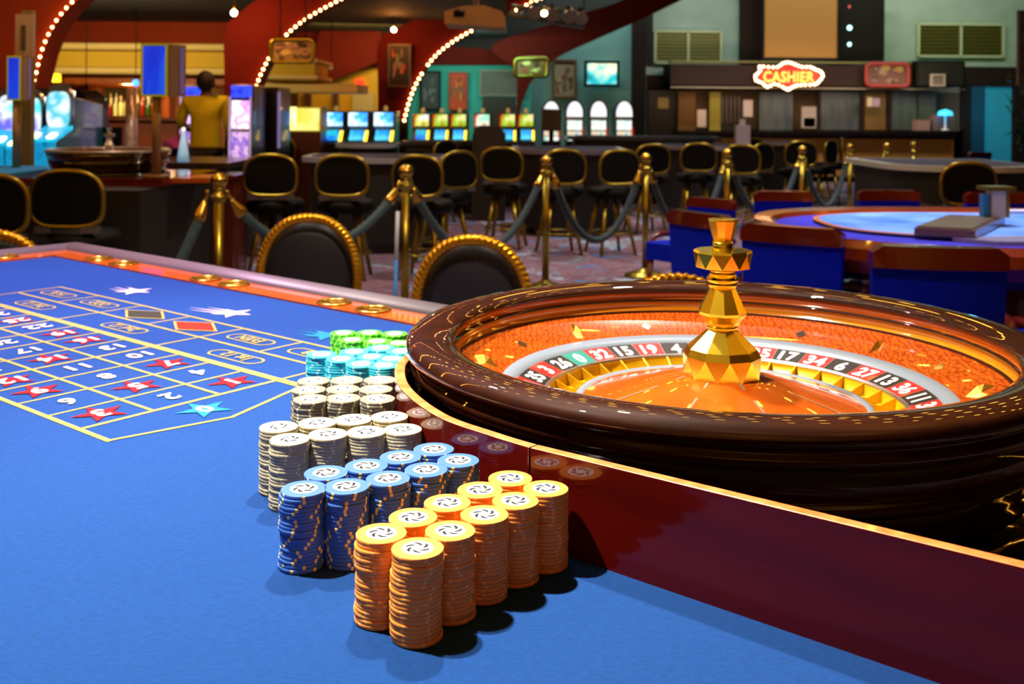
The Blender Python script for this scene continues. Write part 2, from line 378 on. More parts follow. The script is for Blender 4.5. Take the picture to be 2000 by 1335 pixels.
# ================================================================= ROULETTE WHEEL
def make_wheel(label, loc, rz=0, detail=True):
    w = thing('roulette', label, 'roulette wheel', loc, rz)
    N = 128
    MB().lathe([(.3440, .1035), (.3436, .1060), (.3445, .1088), (.352, .1125), (.368, .1165), (.384, .1165), (.396, .113), (.4025, .1065), (.4035, .099), (.400, .0935),
                (.394, .091), (.3945, .087), (.398, .084), (.3985, .079), (.395, .075), (.388, .072), (.385, .055), (.381, .040), (.384, .036), (.388, .032), (.386, .027), (.380, .024), (.374, .010), (.362, -.004), (.360, -.018)],
               N, cap=False).build('outer_bowl', MAHOG if detail else LACQ, w)
    MB().lathe([(.0001, -.049), (.395, -.049), (.399, -.045), (.396, -.038), (.390, -.034), (.385, -.028), (.375, -.022), (.0001, -.020)], N, cap=False).build('base_plate', LACQ, w)
    AMB = mat('amber_wood', 'a44c0a', .13, coat=1, noise='923e08', nscale=10, stretch=(1, 1, 3))
    AMBL = mat('light_amber_wood', 'b46c12', .13, coat=1)
    MB().lathe([(.3435, .1040), (.3475, .1015), (.3495, .0955), (.3475, .0915), (.3435, .0905), (.3440, .0880), (.3475, .0865), (.3470, .0775), (.3440, .0740), (.3395, .0722)], N, mis=[2, 0, 0, 2, 2, 1, 1, 1, 2, 2], cap=False).build('ball_track', [AMB, AMBL, MAHOG], w)
    BURL = mat('burl_wood', 'cc5206', .2, coat=1, noise='9c3504', nscale=26, stretch=(1, 1, 1), coatr=.03)
    nt = BURL.node_tree
    if detail and not nt.nodes.get('wavy'):
        wv = nt.nodes.new('ShaderNodeTexWave'); wv.name = 'wavy'; wv.inputs['Scale'].default_value = 38; wv.inputs['Distortion'].default_value = 9; wv.inputs['Detail'].default_value = 3; wv.inputs['Detail Scale'].default_value = 2.5
        tc = nt.nodes.new('ShaderNodeTexCoord'); nt.links.new(tc.outputs['Object'], wv.inputs['Vector'])
        cr = nt.nodes.new('ShaderNodeValToRGB'); cr.color_ramp.elements[0].color = lin('7a2a05'); cr.color_ramp.elements[1].color = lin('9a440a'); cr.color_ramp.elements[0].position = .15; cr.color_ramp.elements[1].position = .7
        nt.links.new(wv.outputs['Fac'], cr.inputs[0]); nt.links.new(cr.outputs[0], nt.nodes['Principled BSDF'].inputs['Base Color'])
    MB().lathe([(.3415, .0722), (.335, .0685), (.288, .0478), (.284, .047)], N, cap=False).build('stator_deck', BURL, w)
    RING = mat('brushed_silver_ring', '62717e', .4, .1)
    MB().lathe([(.2845, .0468), (.2825, .0480), (.268, .0425), (.2655, .0395)], N, cap=False).build('silver_ring', RING, w)
    zr = lambda r: .0395 + (r-.2655)*(.0395-.029)/(.2655-.230)
    GREEN = mat('pocket_green', '06685c', .4, coat=.15); RED = mat('pocket_red', 'a80e0a', .4, coat=.15); BLK = mat('pocket_black', '060a0c', .4, coat=.15)
    order = [0, 32, 15, 19, 4, 21, 2, 25, 17, 34, 6, 27, 13, 36, 11, 30, 8, 23, 10, 5, 24, 16, 33, 1, 20, 14, 31, 9, 22, 18, 29, 7, 28, 12, 35, 3, 26]
    A0 = math.radians(133.3); st = 2*PI/37
    nr = MB(); tx = MB()
    for k, n in enumerate(order):
        ac = A0 - k*st; q = 5
        vs = []
        for i in range(q+1):
            a = ac - st/2 + st*i/q
            for r in (.230, .2655): vs.append((r*math.cos(a), r*math.sin(a), zr(r)))
        nr.add(vs, [(2*i, 2*i+1, 2*i+3, 2*i+2) for i in range(q)], 0 if n == 0 else (1 if n in REDS else 2))
        for s in (1,):
            a = ac + st/2; t = Vector((-math.sin(a), math.cos(a), 0))*.0004
            nr.add([(r*math.cos(a)+t.x*u, r*math.sin(a)+t.y*u, zr(r)+.0003) for r in (.230, .2655) for u in (-1, 1)], [(0, 1, 3, 2)], 3)
        if detail:
            tv, tf, tw = text_mesh(str(n), .02); h = .0245; wid = min(.92, .030/(h*tw)); out = []
            for (x, y) in tv:
                r = .248 + y*h; a = ac - x*h*wid/r
                out.append((r*math.cos(a), r*math.sin(a), zr(r)+.0005))
            MB().add(out, tf, 0).build('numeral', WHITE, w)
    nr.build('number_ring', [GREEN, RED, BLK, SILVER], w)
    MB().lathe([(.2305, .029), (.229, .0312), (.227, .0312), (.2255, .028)], N, cap=False).build('inner_silver_ring', SILVER, w)
    PG = mat('pocket_gold', 'c8a00c', .32, .35, coat=.3)
    MB().lathe([(.2265, .0285), (.2245, .012), (.200, .009), (.190, .0155), (.187, .023)], N, cap=False).build('pocket_floor', PG, w)
    PG2 = mat('fret_gold', 'c89a10', .3, .6)
    if detail:
        for k in range(37):
            a = A0 - (k+.5)*st; c, s = math.cos(a), math.sin(a); t = .0012
            m = MB(); pr = [(.2262, .0285), (.2262, .0115), (.189, .0115), (.189, .022), (.205, .0185)]
            vs = [(r*c - s*t*u, r*s + c*t*u, z) for u in (-1, 1) for r, z in pr]; n = len(pr)
            m.add(vs, [tuple(range(n)), tuple(reversed(range(n, 2*n)))] + [(i, n+i, n+(i+1) % n, (i+1) % n) for i in range(n)])
            m.build('pocket_fret', PG2, w)
    MB().lathe([(.1885, .021), (.187, .0252), (.180, .0262), (.1775, .0250)], N, cap=False).build('cone_rim', RING, w)
    CONE = mat('rotor_wood', 'a44a0c', .2, coat=1, noise='8e3a08', nscale=9, stretch=(1, 1, 1), coatr=.02)
    m = MB(); m.lathe([(.178, .0250), (.170, .0270), (.12, .0400), (.07, .0545), (.045, .0600), (.0001, .0600)], N, cap=False)
    for k in range(8):
        a = math.radians(14) + k*PI/4; c, s = math.cos(a), math.sin(a); t = .0015
        m.add([(r*c - s*t*u, r*s + c*t*u, z+.0006) for (r, z) in ((.177, .0253), (.12, .0400), (.05, .0590)) for u in (-1, 1)], [(0, 1, 3, 2), (2, 3, 5, 4)], 1)
    m.build('rotor_cone', [CONE, mat('grey_inlay', '6a5c4c', .4)], w)
    # turret, faceted
    zt = lambda y: HZ - (y-220.1)/1525.4
    T = MB(); n = 10; h = PI/n
    prof = [(.0440, zt(737), 0), (.0500, zt(732), 0), (.0495, zt(692), h), (.0445, zt(678), h), (.0215, zt(646), h), (.0185, zt(642), h)]
    T.lathe([(r, z) for r, z, t in prof], n, sm=False, twist=[t for r, z, t in prof])
    T.lathe([(.0185, zt(644)), (.0200, zt(638)), (.0205, zt(634))], 32)
    prof = [(.0205, zt(634), 0), (.0225, zt(627), 0), (.0305, zt(612), 0), (.0310, zt(607), 0), (.0168, zt(562), 0)]
    T.lathe([(r, z) for r, z, t in prof], n, sm=False, a0=.2)
    T.lathe([(.0165, zt(562)), (.0185, zt(556)), (.0188, zt(552)), (.0180, zt(550)), (.0205, zt(546)), (.0208, zt(543)), (.0165, zt(535)), (.0155, zt(532)), (.0165, zt(528)), (.0168, zt(523)), (.0150, zt(520))], 32)
    prof = [(.0150, zt(521), 0), (.0355, zt(521), 0), (.0375, zt(492), h), (.0360, zt(487.5), h), (.0150, zt(487), h)]
    T.lathe([(r, z) for r, z, t in prof], n, sm=False, twist=[t for r, z, t in prof], a0=.1)
    T.lathe([(.0150, zt(487)), (.0118, zt(482)), (.0135, zt(477)), (.0125, zt(471))], 32)
    T.lathe([(.0123, zt(471)), (.0192, zt(431)), (.0196, zt(427.5)), (.0165, zt(426.5)), (.0001, zt(428.5))], n, sm=False, a0=.3)
    T.build('turret', GOLD if detail else SILVER, w)
    if detail:
        for k in range(8):
            a = math.radians(169.2-1) - k*PI/4; r = .309; z = .0478 + (r-.288)*.44
            m = MB(); c, s = math.cos(a), math.sin(a)
            L, Wd = (.017, .0055)
            pts = [(L, 0, 0), (0, Wd, 0), (-L, 0, 0), (0, -Wd, 0), (.004, 0, .0075), (-.004, 0, .0075)]
            vs = [((r+p[0])*c - p[1]*s, (r+p[0])*s + p[1]*c, z + p[2] + p[0]*.44 + .0003) for p in pts]
            m.add(vs, [(0, 1, 4), (1, 5, 4), (1, 2, 5), (2, 3, 5), (3, 4, 5), (3, 0, 4), (0, 3, 2, 1)])
            m.build('ball_deflector', mat('satin_gold', 'e8c050', .3, 1), w)
            a -= PI/8; c, s = math.cos(a), math.sin(a); r = .307; z = .0478 + (r-.288)*.44 + .0006; m = MB()
            m.add([((r+p[0])*c - p[1]*s, (r+p[0])*s + p[1]*c, z+p[0]*.44) for p in [(.009, 0), (0, .0085), (-.009, 0), (0, -.0085)]], [(0, 1, 2, 3)])
            m.build('diamond_inlay', mat('dark_inlay', '2a1a14', .25, coat=.6), w)
    return w
make_wheel('large polished roulette wheel with gold faceted turret and numbered pockets, beside the chip stacks', WC)
# ================================================================= CHIPS
CH, CR = .00328, .0195
def chip_mesh(name, base, spot, spot2=None, per=8, sw=(0,)):
    mb = MB(); n = 48
    prof = [(.0001, 0), (.0193, 0), (CR, .0002), (CR, CH-.0002), (.0193, CH), (.0150, CH), (.0001, CH)]
    b = 0
    for k, (r, z) in enumerate(prof):
        for i in range(n): a = 2*PI*i/n; mb.v.append((r*math.cos(a), r*math.sin(a), z))
    for k in range(len(prof)-1):
        for i in range(n):
            j = (i+1) % n; mb.f.append((k*n+i, k*n+j, (k+1)*n+j, (k+1)*n+i))
            mb.m.append(1 if (i % per in sw and k in (1, 2, 3)) else 0); mb.s.append(k == 2)
    o = mb.build(name, [base, spot]); me = o.data; bpy.data.objects.remove(o); return me
INL = mat('chip_inlay_white', 'fafafa', .4); INK = mat('chip_ink', '1c2228', .6, spec=.1)
def inlay_mesh():
    m = MB(); m.lathe([(.0001, 0), (.0118, 0)], 32, (0, 0, CH+.0002), cap=False)
    for k in range(6):
        a0 = k*PI/3; pts = []
        for t in range(7):
            u = t/6; r = .0045 + .0045*u; a = a0 + 1.1*u; pts.append((r, a, .0017*math.sin(PI*(.12+.8*(1-u)))))
        vs = []
        for r, a, w in pts:
            vs += [((r-w)*math.cos(a), (r-w)*math.sin(a), CH+.0004), ((r+w)*math.cos(a), (r+w)*math.sin(a), CH+.0004)]
        m.add(vs, [(2*i, 2*i+1, 2*i+3, 2*i+2) for i in range(6)], 1)
    o = m.build('chip_inlay', [INL, INK]); me = o.data; bpy.data.objects.remove(o); return me
ME_IN = inlay_mesh()
cm = lambda n, c, **k: mat(n, c, .45, spec=.35, **k)
CM = {
 'orange': chip_mesh('orange_chip', cm('chip_orange', 'dc8a34'), cm('chip_orange_spot', 'eea658'), per=8, sw=(0,)),
 'blue': chip_mesh('blue_chip', cm('chip_blue', '305eb0'), cm('chip_blue_spot', 'e0c860'), per=8, sw=(0,)),
 'cream': chip_mesh('cream_chip', cm('chip_cream', 'a29c80'), cm('chip_cream_spot', 'c8c08c'), per=8, sw=(0,)),
 'grey': chip_mesh('grey_chip', cm('chip_grey', '6c6a60'), cm('chip_grey_spot', 'c8c498'), per=6, sw=(0,)),
 'teal': chip_mesh('teal_chip', cm('chip_teal', '28a8bc'), cm('chip_teal_spot', 'a8e0e8'), per=8, sw=(0,)),
 'green': chip_mesh('green_chip', cm('chip_green', '38b81c'), cm('chip_green_spot', 'b4f070'), per=4, sw=(0,)),
}
ORD = 'topmost second third fourth fifth sixth seventh eighth ninth tenth eleventh twelfth thirteenth fourteenth fifteenth sixteenth seventeenth eighteenth nineteenth lowest'.split()
def stack(color, x, y, n, desc, messy=.0004, drift=None):
    dx = R.uniform(-1, 1)*.0006; dy = R.uniform(-1, 1)*.0006; rot = R.uniform(0, 6)
    grp = 'chips of the ' + desc
    for i in range(n):
        o = bpy.data.objects.new(color + '_chip', CM[color]); COL.objects.link(o)
        if R.random() < .12: dx = R.uniform(-1, 1)*.0009; dy = R.uniform(-1, 1)*.0009
        rot += R.uniform(-.12, .2) if R.random() < .7 else R.uniform(-1, 1)
        o.location = (x+dx+R.gauss(0, messy)*.6, y+dy+R.gauss(0, messy)*.6, ZT+.0008+i*CH); o.rotation_euler = (0, 0, rot)
        k = n-1-i
        if k == 0: lab = 'topmost %s chip with white pinwheel centre, on the %s' % (color, desc)
        else: lab = '%s chip %s, in the %s' % (color, ('at the very bottom' if i == 0 else ORD[min(k, 18)] + ' from the top'), desc)
        tag(o, lab, 'casino chip', grp)
        if k == 0:
            p = bpy.data.objects.new('inlay', ME_IN); COL.objects.link(p); p.parent = o
            p['label'] = 'white printed centre with grey pinwheel'
def place(color, pts, descs, n=20, h=.0656):
    for p, d in zip(pts, descs):
        if p is None: continue
        v = Wz(p[0], p[1], ZT+h); stack(color, v.x, v.y, n, d)
rowd = ['nearest', 'second', 'third', 'fourth', 'farthest']
place('orange', [(815, 1071), (881, 1037), (945, 1005), (1007, 978.5), (1067, 955)], ['%s stack of the right orange row' % r for r in rowd])
place('orange', [(743, 1043), (808, 1011), (873, 983), (936, 957.5), (996, 935)], ['%s stack of the left orange row' % r for r in rowd])
lr = ['leftmost', 'second', 'third', 'fourth', 'rightmost']
place('blue', [(591, 955), (678, 950), (759, 934.5), (832, 918), (897, 900)], ['%s stack of the front blue row' % r for r in lr])
place('blue', [(635, 924.5), (714, 911), (783, 893.5), (848, 878.5)], ['%s stack of the rear blue row' % r for r in ['leftmost', 'second', 'third', 'rightmost']])
place('cream', [(565, 858), (640, 848), (714, 844), (786, 839)], ['%s stack of the front cream row' % r for r in ['leftmost', 'second', 'third', 'rightmost']])
place('cream', [(544, 834), (618.5, 826), (690, 820), (760, 814)], ['%s stack of the rear cream row' % r for r in ['leftmost', 'second', 'third', 'rightmost']])
l3 = ['left', 'middle', 'right']
place('grey', [(606, 780), (671, 778), (737, 779.5)], ['%s stack of the front grey row' % r for r in l3])
place('grey', [(602, 761), (668.5, 760), (734, 760.5)], ['%s stack of the middle grey row' % r for r in l3])
place('grey', [(613, 744), (677.5, 743), (741, 742.5)], ['%s stack of the rear grey row' % r for r in l3])
place('teal', [(628, 692), (665, 701), (704.5, 711), (748, 713.5)], ['%s stack of the front teal row' % r for r in ['leftmost', 'second', 'third', 'rightmost']])
place('teal', [(692, 687), (727, 697), (763, 701)], ['%s stack of the middle teal row' % r for r in l3])
place('teal', [(745, 680), (782, 686)], ['%s stack of the rear teal row' % r for r in ['left', 'right']])
place('green', [(687.5, 662.5), (736, 665.5), (779, 669)], ['%s stack of the front green row' % r for r in l3], 15, .05)
place('green', [(670, 649.5), (721, 649), (771, 651)], ['%s stack of the rear green row' % r for r in l3], 15, .05)

# ================================================================= ROOM
def sheet(name, x0, y0, x1, y1, Y, d, m, parent=None, struct_=True):
    """upright slab whose front face spans the picture rectangle at depth Y and that is d thick"""
    a = W(x0, y0, Y); b = W(x1, y1, Y)
    o = MB().box(((a.x+b.x)/2, Y+d/2, (a.z+b.z)/2), (abs(b.x-a.x), d, abs(a.z-b.z))).build(name, m, parent)
    return struct(o) if struct_ else o
def slabxz(name, pts, Y, d, m, parent=None, struct_=True):
    P = [W(p[0], p[1], Y) for p in pts]
    o = MB().extr([(p.x, p.z) for p in P], Matrix.Translation((0, Y, 0)), d).build(name, m, parent)
    return struct(o) if struct_ else o
CARPET = mat('patterned_carpet', '5a5468', .95, spec=.05)
nt = CARPET.node_tree; tc = nt.nodes.new('ShaderNodeTexCoord'); mp = nt.nodes.new('ShaderNodeMapping'); mp.inputs['Scale'].default_value = (1, 1.0, 1)
vo = nt.nodes.new('ShaderNodeTexNoise'); vo.inputs['Scale'].default_value = 2.6; vo.inputs['Detail'].default_value = 5; vo.inputs['Distortion'].default_value = 1.2
cr = nt.nodes.new('ShaderNodeValToRGB'); cols = ['343890', '5c88c0', '6e4e5c', '84687c', '6c5c6c', 'a0b4d0', '4474c8']
for i, c in enumerate(cols):
    p = .28 + .44*i/6
    e = cr.color_ramp.elements[i] if i < 2 else cr.color_ramp.elements.new(p)
    e.position = p; e.color = lin(c)
nt.links.new(tc.outputs['Object'], mp.inputs[0]); nt.links.new(mp.outputs[0], vo.inputs['Vector']); nt.links.new(vo.outputs['Fac'], cr.inputs[0]); nt.links.new(cr.outputs[0], nt.nodes['Principled BSDF'].inputs['Base Color'])
struct(MB().box((0, 11, -.05), (30, 30, .1)).build('floor', CARPET))
CEIL = mat('dark_ceiling', '1c1816', .8, noise='100e0d', nscale=1)
struct(MB().box((0, 11, 5.05), (30, 30, .1)).build('ceiling', CEIL))
REDW = mat('red_plaster', '661003', .8, noise='5c0d02', nscale=2, spec=.2)
ORW = mat('orange_plaster', '963006', .8, noise='8a2a05', nscale=2, spec=.2)
TEALW = mat('teal_plaster', '78a09a', .8, noise='6c9694', nscale=2)
TEALD = mat('bright_teal_plaster', '38a8a4', .8)
PALEW = mat('pale_sage_plaster', '98b2b0', .8, noise='8ca8a4', nscale=3)
BROWN = mat('dark_brown_paint', '221411', .7, spec=.2); CREAMP = mat('cream_plaster', 'd8b468', .7); OCHRE = mat('ochre_plaster', 'c89a10', .75)
YELW = mat('yellow_plaster', 'c8901c', .75); TANP = mat('tan_panel', 'b08038', .7)
struct(MB().box((-9.05, 11, 2.5), (.1, 30, 5.2)).build('wall_left', REDW))
struct(MB().box((12.3, 11, 2.5), (.1, 30, 5.2)).build('wall_right', BROWN))
struct(MB().box((0, -4.05, 2.5), (30, .1, 5.2)).build('wall_near', mat('golden_plaster', 'd8a040', .7)))
struct(MB().box((0, -.4, 4.15), (9, 7, .1)).build('ceiling_reflector', mat('cream_reflector', 'e0b868', .8)))  # unseen reflector added below the ceiling, gives the gold turret something bright to mirror
struct(MB().box((1.5, 23.05, 2.5), (24, .1, 5.2)).build('wall_back', BROWN))
# low ceiling over the bays on the left and middle
lowc = MB(); lowc.box((-4.6, 14.8, 2.63), (9.0, 6.2, .06)); struct(lowc.build('ceiling_bay', CEIL))
# ---- red arches with bulb strings
BULB = mat('warm_bulb', 'fff0d0', .5, emit='ffb870', es=16)
BULBO = mat('bright_bulb', 'fff0d0', .5, emit='ffb840', es=34)
def cubic(pts, n):
    P = [Vector((p[0], p[1], 0)) for p in pts]; s = smooth_path(P, 16)
    L = [0]
    for a, b in zip(s, s[1:]): L.append(L[-1]+(b-a).length)
    out = []
    for k in range(n):
        t = L[-1]*k/(n-1)
        for i in range(len(s)-1):
            if L[i+1] >= t: u = (t-L[i])/max(1e-9, L[i+1]-L[i]); out.append(s[i].lerp(s[i+1], u)); break
    return out
def arch(idx, Y, edge, outer, d, m, spacing_px, label, skip=()):
    """edge: lower curve (bulb side), outer: upper curve, both in picture units at depth Y"""
    e = cubic(edge, 40); o = cubic(outer, 40)
    pts = [(p.x, p.y) for p in e] + [(p.x, p.y) for p in reversed(o)]
    slabxz('wall_arch', pts, Y, d, m)
    L = sum((b-a).length for a, b in zip(e, e[1:])); n = int(L/spacing_px)+1
    if spacing_px < 900:
        t = thing('bulb_string', label, 'light string', (0, 0, 0), 0, 'bulb strings along the red arches')
        k2 = 0
        vis = [p for p in cubic(edge, n)]
        for p in vis[:98]:
            if any(a <= p.x <= b and p.y > -20 for a, b in skip): continue
            w = W(p.x, p.y, Y)
            MB().ball((w.x, w.y-.03, w.z), .016*Y/11.5, 8).build('bulb', BULB, t)
arch(1, 8.5, [(66, 172), (72, 150), (88, 90), (115, 38), (155, -5), (230, -60), (340, -120), (500, -175), (700, -205), (950, -215), (1250, -190)], [(-60, 172), (-60, 100), (-40, 20), (10, -60), (90, -130), (230, -200), (420, -250), (600, -270), (800, -280), (1000, -280), (1250, -260)], .3, ORW, 15.6, 'string of warm bulbs along the arch at far left above the glowing slot machines')
arch(2, 11.5, [(495, 190), (503, 165), (514, 138), (533, 103), (556, 73), (592, 42), (642, 12), (700, -16), (800, -52), (950, -80), (1150, -90), (1400, -80)], [(438, 190), (438, 130), (438, 60), (462, 30), (500, 0), (560, -30), (640, -60), (740, -90), (860, -115), (980, -130), (1150, -140), (1400, -130)], .35, REDW, 11.3, 'string of warm bulbs along the middle red arch, right of the yellow jacket', skip=((527, 554),))
arch(3, 14.5, [(790, 235), (797, 207), (808, 175), (825, 143), (852, 108), (890, 78), (932, 55), (970, 37), (1013, 18), (1060, -4), (1150, -30), (1300, -55)], [(738, 235), (738, 160), (738, 85), (762, 62), (800, 42), (850, 22), (900, 2), (950, -15), (1020, -35), (1090, -55), (1180, -75), (1300, -95)], .35, REDW, 10.8, 'string of warm bulbs along the red arch above the small slot row', skip=((938, 1008), (828, 833)))
arch(4, 17.6, [(1014, 235), (1020, 200), (1035, 165), (1055, 140), (1080, 118), (1110, 100), (1150, 82), (1200, 60), (1250, 38), (1300, 14), (1345, -8)], [(1008, 235), (1010, 170), (1006, 135), (975, 112), (958, 92), (985, 76), (1040, 58), (1095, 42), (1150, 22), (1205, 5), (1260, -25), (1330, -60)], .35, REDW, 1e3, '')
# arches nearer the camera, overhead, out of the picture but mirrored in the polished wheel
for Y, nm, lab in ((6.4, 'c', 'string of warm bulbs along the overhead arch beyond the near chairs'), (5.0, 'a', 'string of warm bulbs along the overhead arch above the near chairs'), (3.8, 'd', 'string of warm bulbs along the overhead arch just past the table'), (2.6, 'b', 'string of warm bulbs on the arch above the roulette wheel')):
    t = thing('bulb_string', lab, 'light string', (0, 0, 0), 0, 'bulb strings along the red arches'); vs = []
    for k in range(60):
        a = PI*(.06+.88*k/59); x = 4.6*math.cos(a); z = 1.9+1.5*math.sin(a)
        MB().ball((x, Y, z), .03, 8).build('bulb', BULBO, t)
    A = [(4.6*math.cos(PI*k/40), 1.95+1.5*math.sin(PI*k/40)) for k in range(41)] + [(5.2*math.cos(PI*k/40), 2.0+1.9*math.sin(PI*k/40)) for k in range(40, -1, -1)]
    struct(MB().extr(A, Matrix.Translation((0, Y+.03, 0)), .25).build('wall_arch', REDW))
# posts of arches
sheet('pillar_brown', 440, 188, 497, 420, 11.52, .33, BROWN)
sheet('pillar_brown', 739, 230, 792, 380, 14.52, .33, BROWN)
# ---- back walls of the left bays
sheet('wall_bay', -120, 10, 470, 420, 15.2, .15, ORW)
sheet('pillar_arch', 52, 168, 68, 420, 8.55, .25, BROWN)
sheet('wall_bay', 436, 0, 760, 130, 16.9, .15, REDW)
sheet('wall_yellow', 430, 112, 745, 420, 17.0, .15, YELW)
slabxz('wall_slope', [(625, 60), (745, 60), (745, 118), (640, 160), (600, 160)], 16.7, .12, REDW)
sheet('wall_teal', 735, 124, 1035, 400, 18.6, .15, TEALD)
slabxz('wall_red_band', [(735, -20), (790, 35), (850, 88), (975, 98), (1035, 92), (1035, 126), (735, 126)], 18.5, .1, REDW)
sheet('ceiling_backdrop', 730, -140, 1275, 130, 19.3, .1, CEIL)  # upright sheet added in place of the dark ceiling behind the arches
slabxz('wall_teal_side', [(1000, 400), (1000, 145), (1035, 110), (1062, 88), (1110, 66), (1200, 30), (1262, 5), (1262, 400)], 19.0, .15, TEALW)
# ---- cashier side
YC = 20.6
sheet('wall_pale', 1240, -120, 2010, 200, YC+.5, .15, PALEW)
sheet('pillar_brown', 1236, 25, 1260, 330, 18.7, .2, BROWN)
sheet('pillar_brown', 1450, -120, 1488, 124, YC+.2, .25, BROWN)
sheet('trim_band', 1258, 146, 1320, 172, YC+.3, .15, BROWN)
sheet('trim_band', 1880, 130, 2010, 170, YC+.3, .15, BROWN)
sheet('wall_dark_recess', 1255, 172, 1330, 345, YC+.35, .1, BROWN)
for (x0, x1, y0, y1, dark) in ((1286, 1402, 66, 118, '7d7c4e'), (1800, 1953, 52, 106, '4a4a10')):
    t = thing('air_vent', 'louvred %s two-panel vent on the pale wall %s' % (('olive', 'left of the tan screen') if x0 < 1500 else ('dark olive', 'right of the black display')), 'vent', W((x0+x1)/2, y1, YC+.42))
    L = t.location
    def loc(x, y): v = W(x, y, YC+.42); return v - L
    a = loc(x0-6, y0-5); b = loc(x1+6, y1+5); xm = (a.x+b.x)/2
    FR = mat('vent_frame', 'b0c0a0', .6)
    m = MB(); w = .045
    for cx in (a.x, xm, b.x): m.box((cx, 0, (a.z+b.z)/2), (w, .06, a.z-b.z))
    for cz in (a.z, b.z): m.box((xm, 0, cz), (b.x-a.x, .06, w))
    m.build('vent_frame', FR, t)
    VM = mat('vent_olive'+dark, dark, .7)
    for s in (-1, 1):
        m = MB(); hw = (b.x-a.x)/4; cx = xm + s*hw
        m.box((cx, .03, (a.z+b.z)/2), (hw*2-.04, .01, a.z-b.z))
        for k in range(9): m.box((cx, .005, b.z+(a.z-b.z)*(k+.5)/9), (hw*2-.05, .035, .02), rx=.6)
        m.build('louvre_panel', VM, t)
def flat_thing(name, label, cat, x0, y0, x1, y1, Y, m, frame=None, fw=.03, d=.04, group=None, extra=None, back=.05):
    """framed or plain board hung at depth Y: board part plus frame part"""
    c = W((x0+x1)/2, y1, Y); a = W(x0, y0, Y)-c; b = W(x1, y1, Y)-c
    t = thing(name, label, cat, c, 0, group)
    cx, cz = (a.x+b.x)/2, (a.z+b.z)/2; w, h = b.x-a.x, a.z-b.z
    MB().box((cx, back/2, cz), (w, back, h)).build('panel', m, t)
    if frame:
        f = MB()
        for x in (a.x, b.x): f.box((x, back/2-.01, cz), (fw, back+.03, h+fw))
        for z in (a.z, b.z): f.box((cx, back/2-.01, z), (w-fw, back+.03, fw))
        f.build('frame', frame, t)
    if extra: extra(t, cx, cz, w, h)
    return t
SCRT = mat('projection_fabric', '906a30', .8)
flat_thing('projection_screen', 'large tan projection screen hanging above the cashier sign', 'screen', 1491, -40, 1637, 116, YC-.5, SCRT, BLACKP, .05)
def leds(t, cx, cz, w, h):
    for k, (x, z, r) in enumerate(((-.30*w, .0, .05), (-.31*w, .32*h, .03), (-.30*w, -.25*h, .04))):
        MB().ball((cx+x, -.02, cz+z), r, 8).build('indicator_light', mat('cyan_led', 'ccffff', emit='b0f4ff' if k != 1 else 'c06060', es=2.5) if k != 1 else mat('red_led', 'aa4444', emit='c05050', es=1), t)
flat_thing('black_display', 'tall black unlit display board with small white lights beside the tan screen', 'display', 1642, -10, 1727, 119.5, YC-.2, BLACKP, None, extra=leds)
# fascia
t = thing('cashier_booth', 'long dark cashier booth with fascia, glass windows and tan counter front', 'cashier booth', W(1590, 345, YC))
L = Vector(t.location)
def bpart(name, x0, y0, x1, y1, Y, d, m, lab=None):
    a = W(x0, y0, Y)-L; b = W(x1, y1, Y)-L
    o = MB().box(((a.x+b.x)/2, (a.y+b.y)/2+d/2, (a.z+b.z)/2), (abs(b.x-a.x), d, abs(a.z-b.z))).build(name, m, t)
    if lab: o['label'] = lab
    return o
bpart('fascia', 1310, 125, 1796, 170, YC-.6, 1.0, BROWN)
bpart('fascia_strip', 1310, 169, 1886, 176, YC-.62, .05, mat('pale_strip', '8a8478', .5, .3))
bpart('top_strip', 1310, 118, 1800, 125, YC-.58, .4, mat('olive_strip', '6a6a3a', .6))
bpart('counter_top', 1325, 255, 1868, 268, YC-1.0, .9, mat('dark_counter', '120e10', .3, coat=.5), 'dark counter top')
bpart('counter_front', 1340, 268, 1862, 346, YC-.85, .5, TANP, 'tan counter front')
bpart('back_panel', 1322, 176, 1884, 256, YC+.2, .1, mat('booth_back', '5c4630', .7))
GLS = mat('booth_curtain', '6e7a84', .35, noise='586878', nscale=1.2, stretch=(8, 1, 1))
for x0, x1, c in ((1325, 1358, '7a5420'), (1386, 1407, 'a8a03c'), (1484, 1548, None), (1602, 1682, None), (1742, 1790, None), (1794, 1828, None), (1690, 1734, '9a7c48')):
    bpart('window_panel', x0, 179, x1, 254, YC-.05, .04, GLS if c is None else mat('panel_'+c, c, .6))
bpart('till_cabinet', 1408, 186, 1446, 256, YC-.0, .1, mat('grey_slats_back', '2a2224', .6))
for k in range(5): bpart('slat', 1410+k*8, 186, 1413+k*8, 240, YC-.05, .03, mat('grey_slats', '6a5c58', .6))
for x in (1600, 1684, 1736, 1881): bpart('post', x-3, 176, x+3, 256, YC-.4, .08, BROWN)
for k, (x0, y0, x1, y1, c) in enumerate(((1362, 214, 1379, 248, 'c0a8a0'), (1452, 195, 1470, 228, 'b8a8a4'), (1566, 208, 1594, 250, 'a89c98'), (1570, 230, 1592, 248, 'c8b8b4'), (1694, 190, 1704, 208, 'd8d0c0'), (1706, 192, 1718, 208, 'b8a0d0'))):
    bpart('notice_sheet', x0, y0, x1, y1, YC-.42, .01, mat('paper'+c, c, .7))
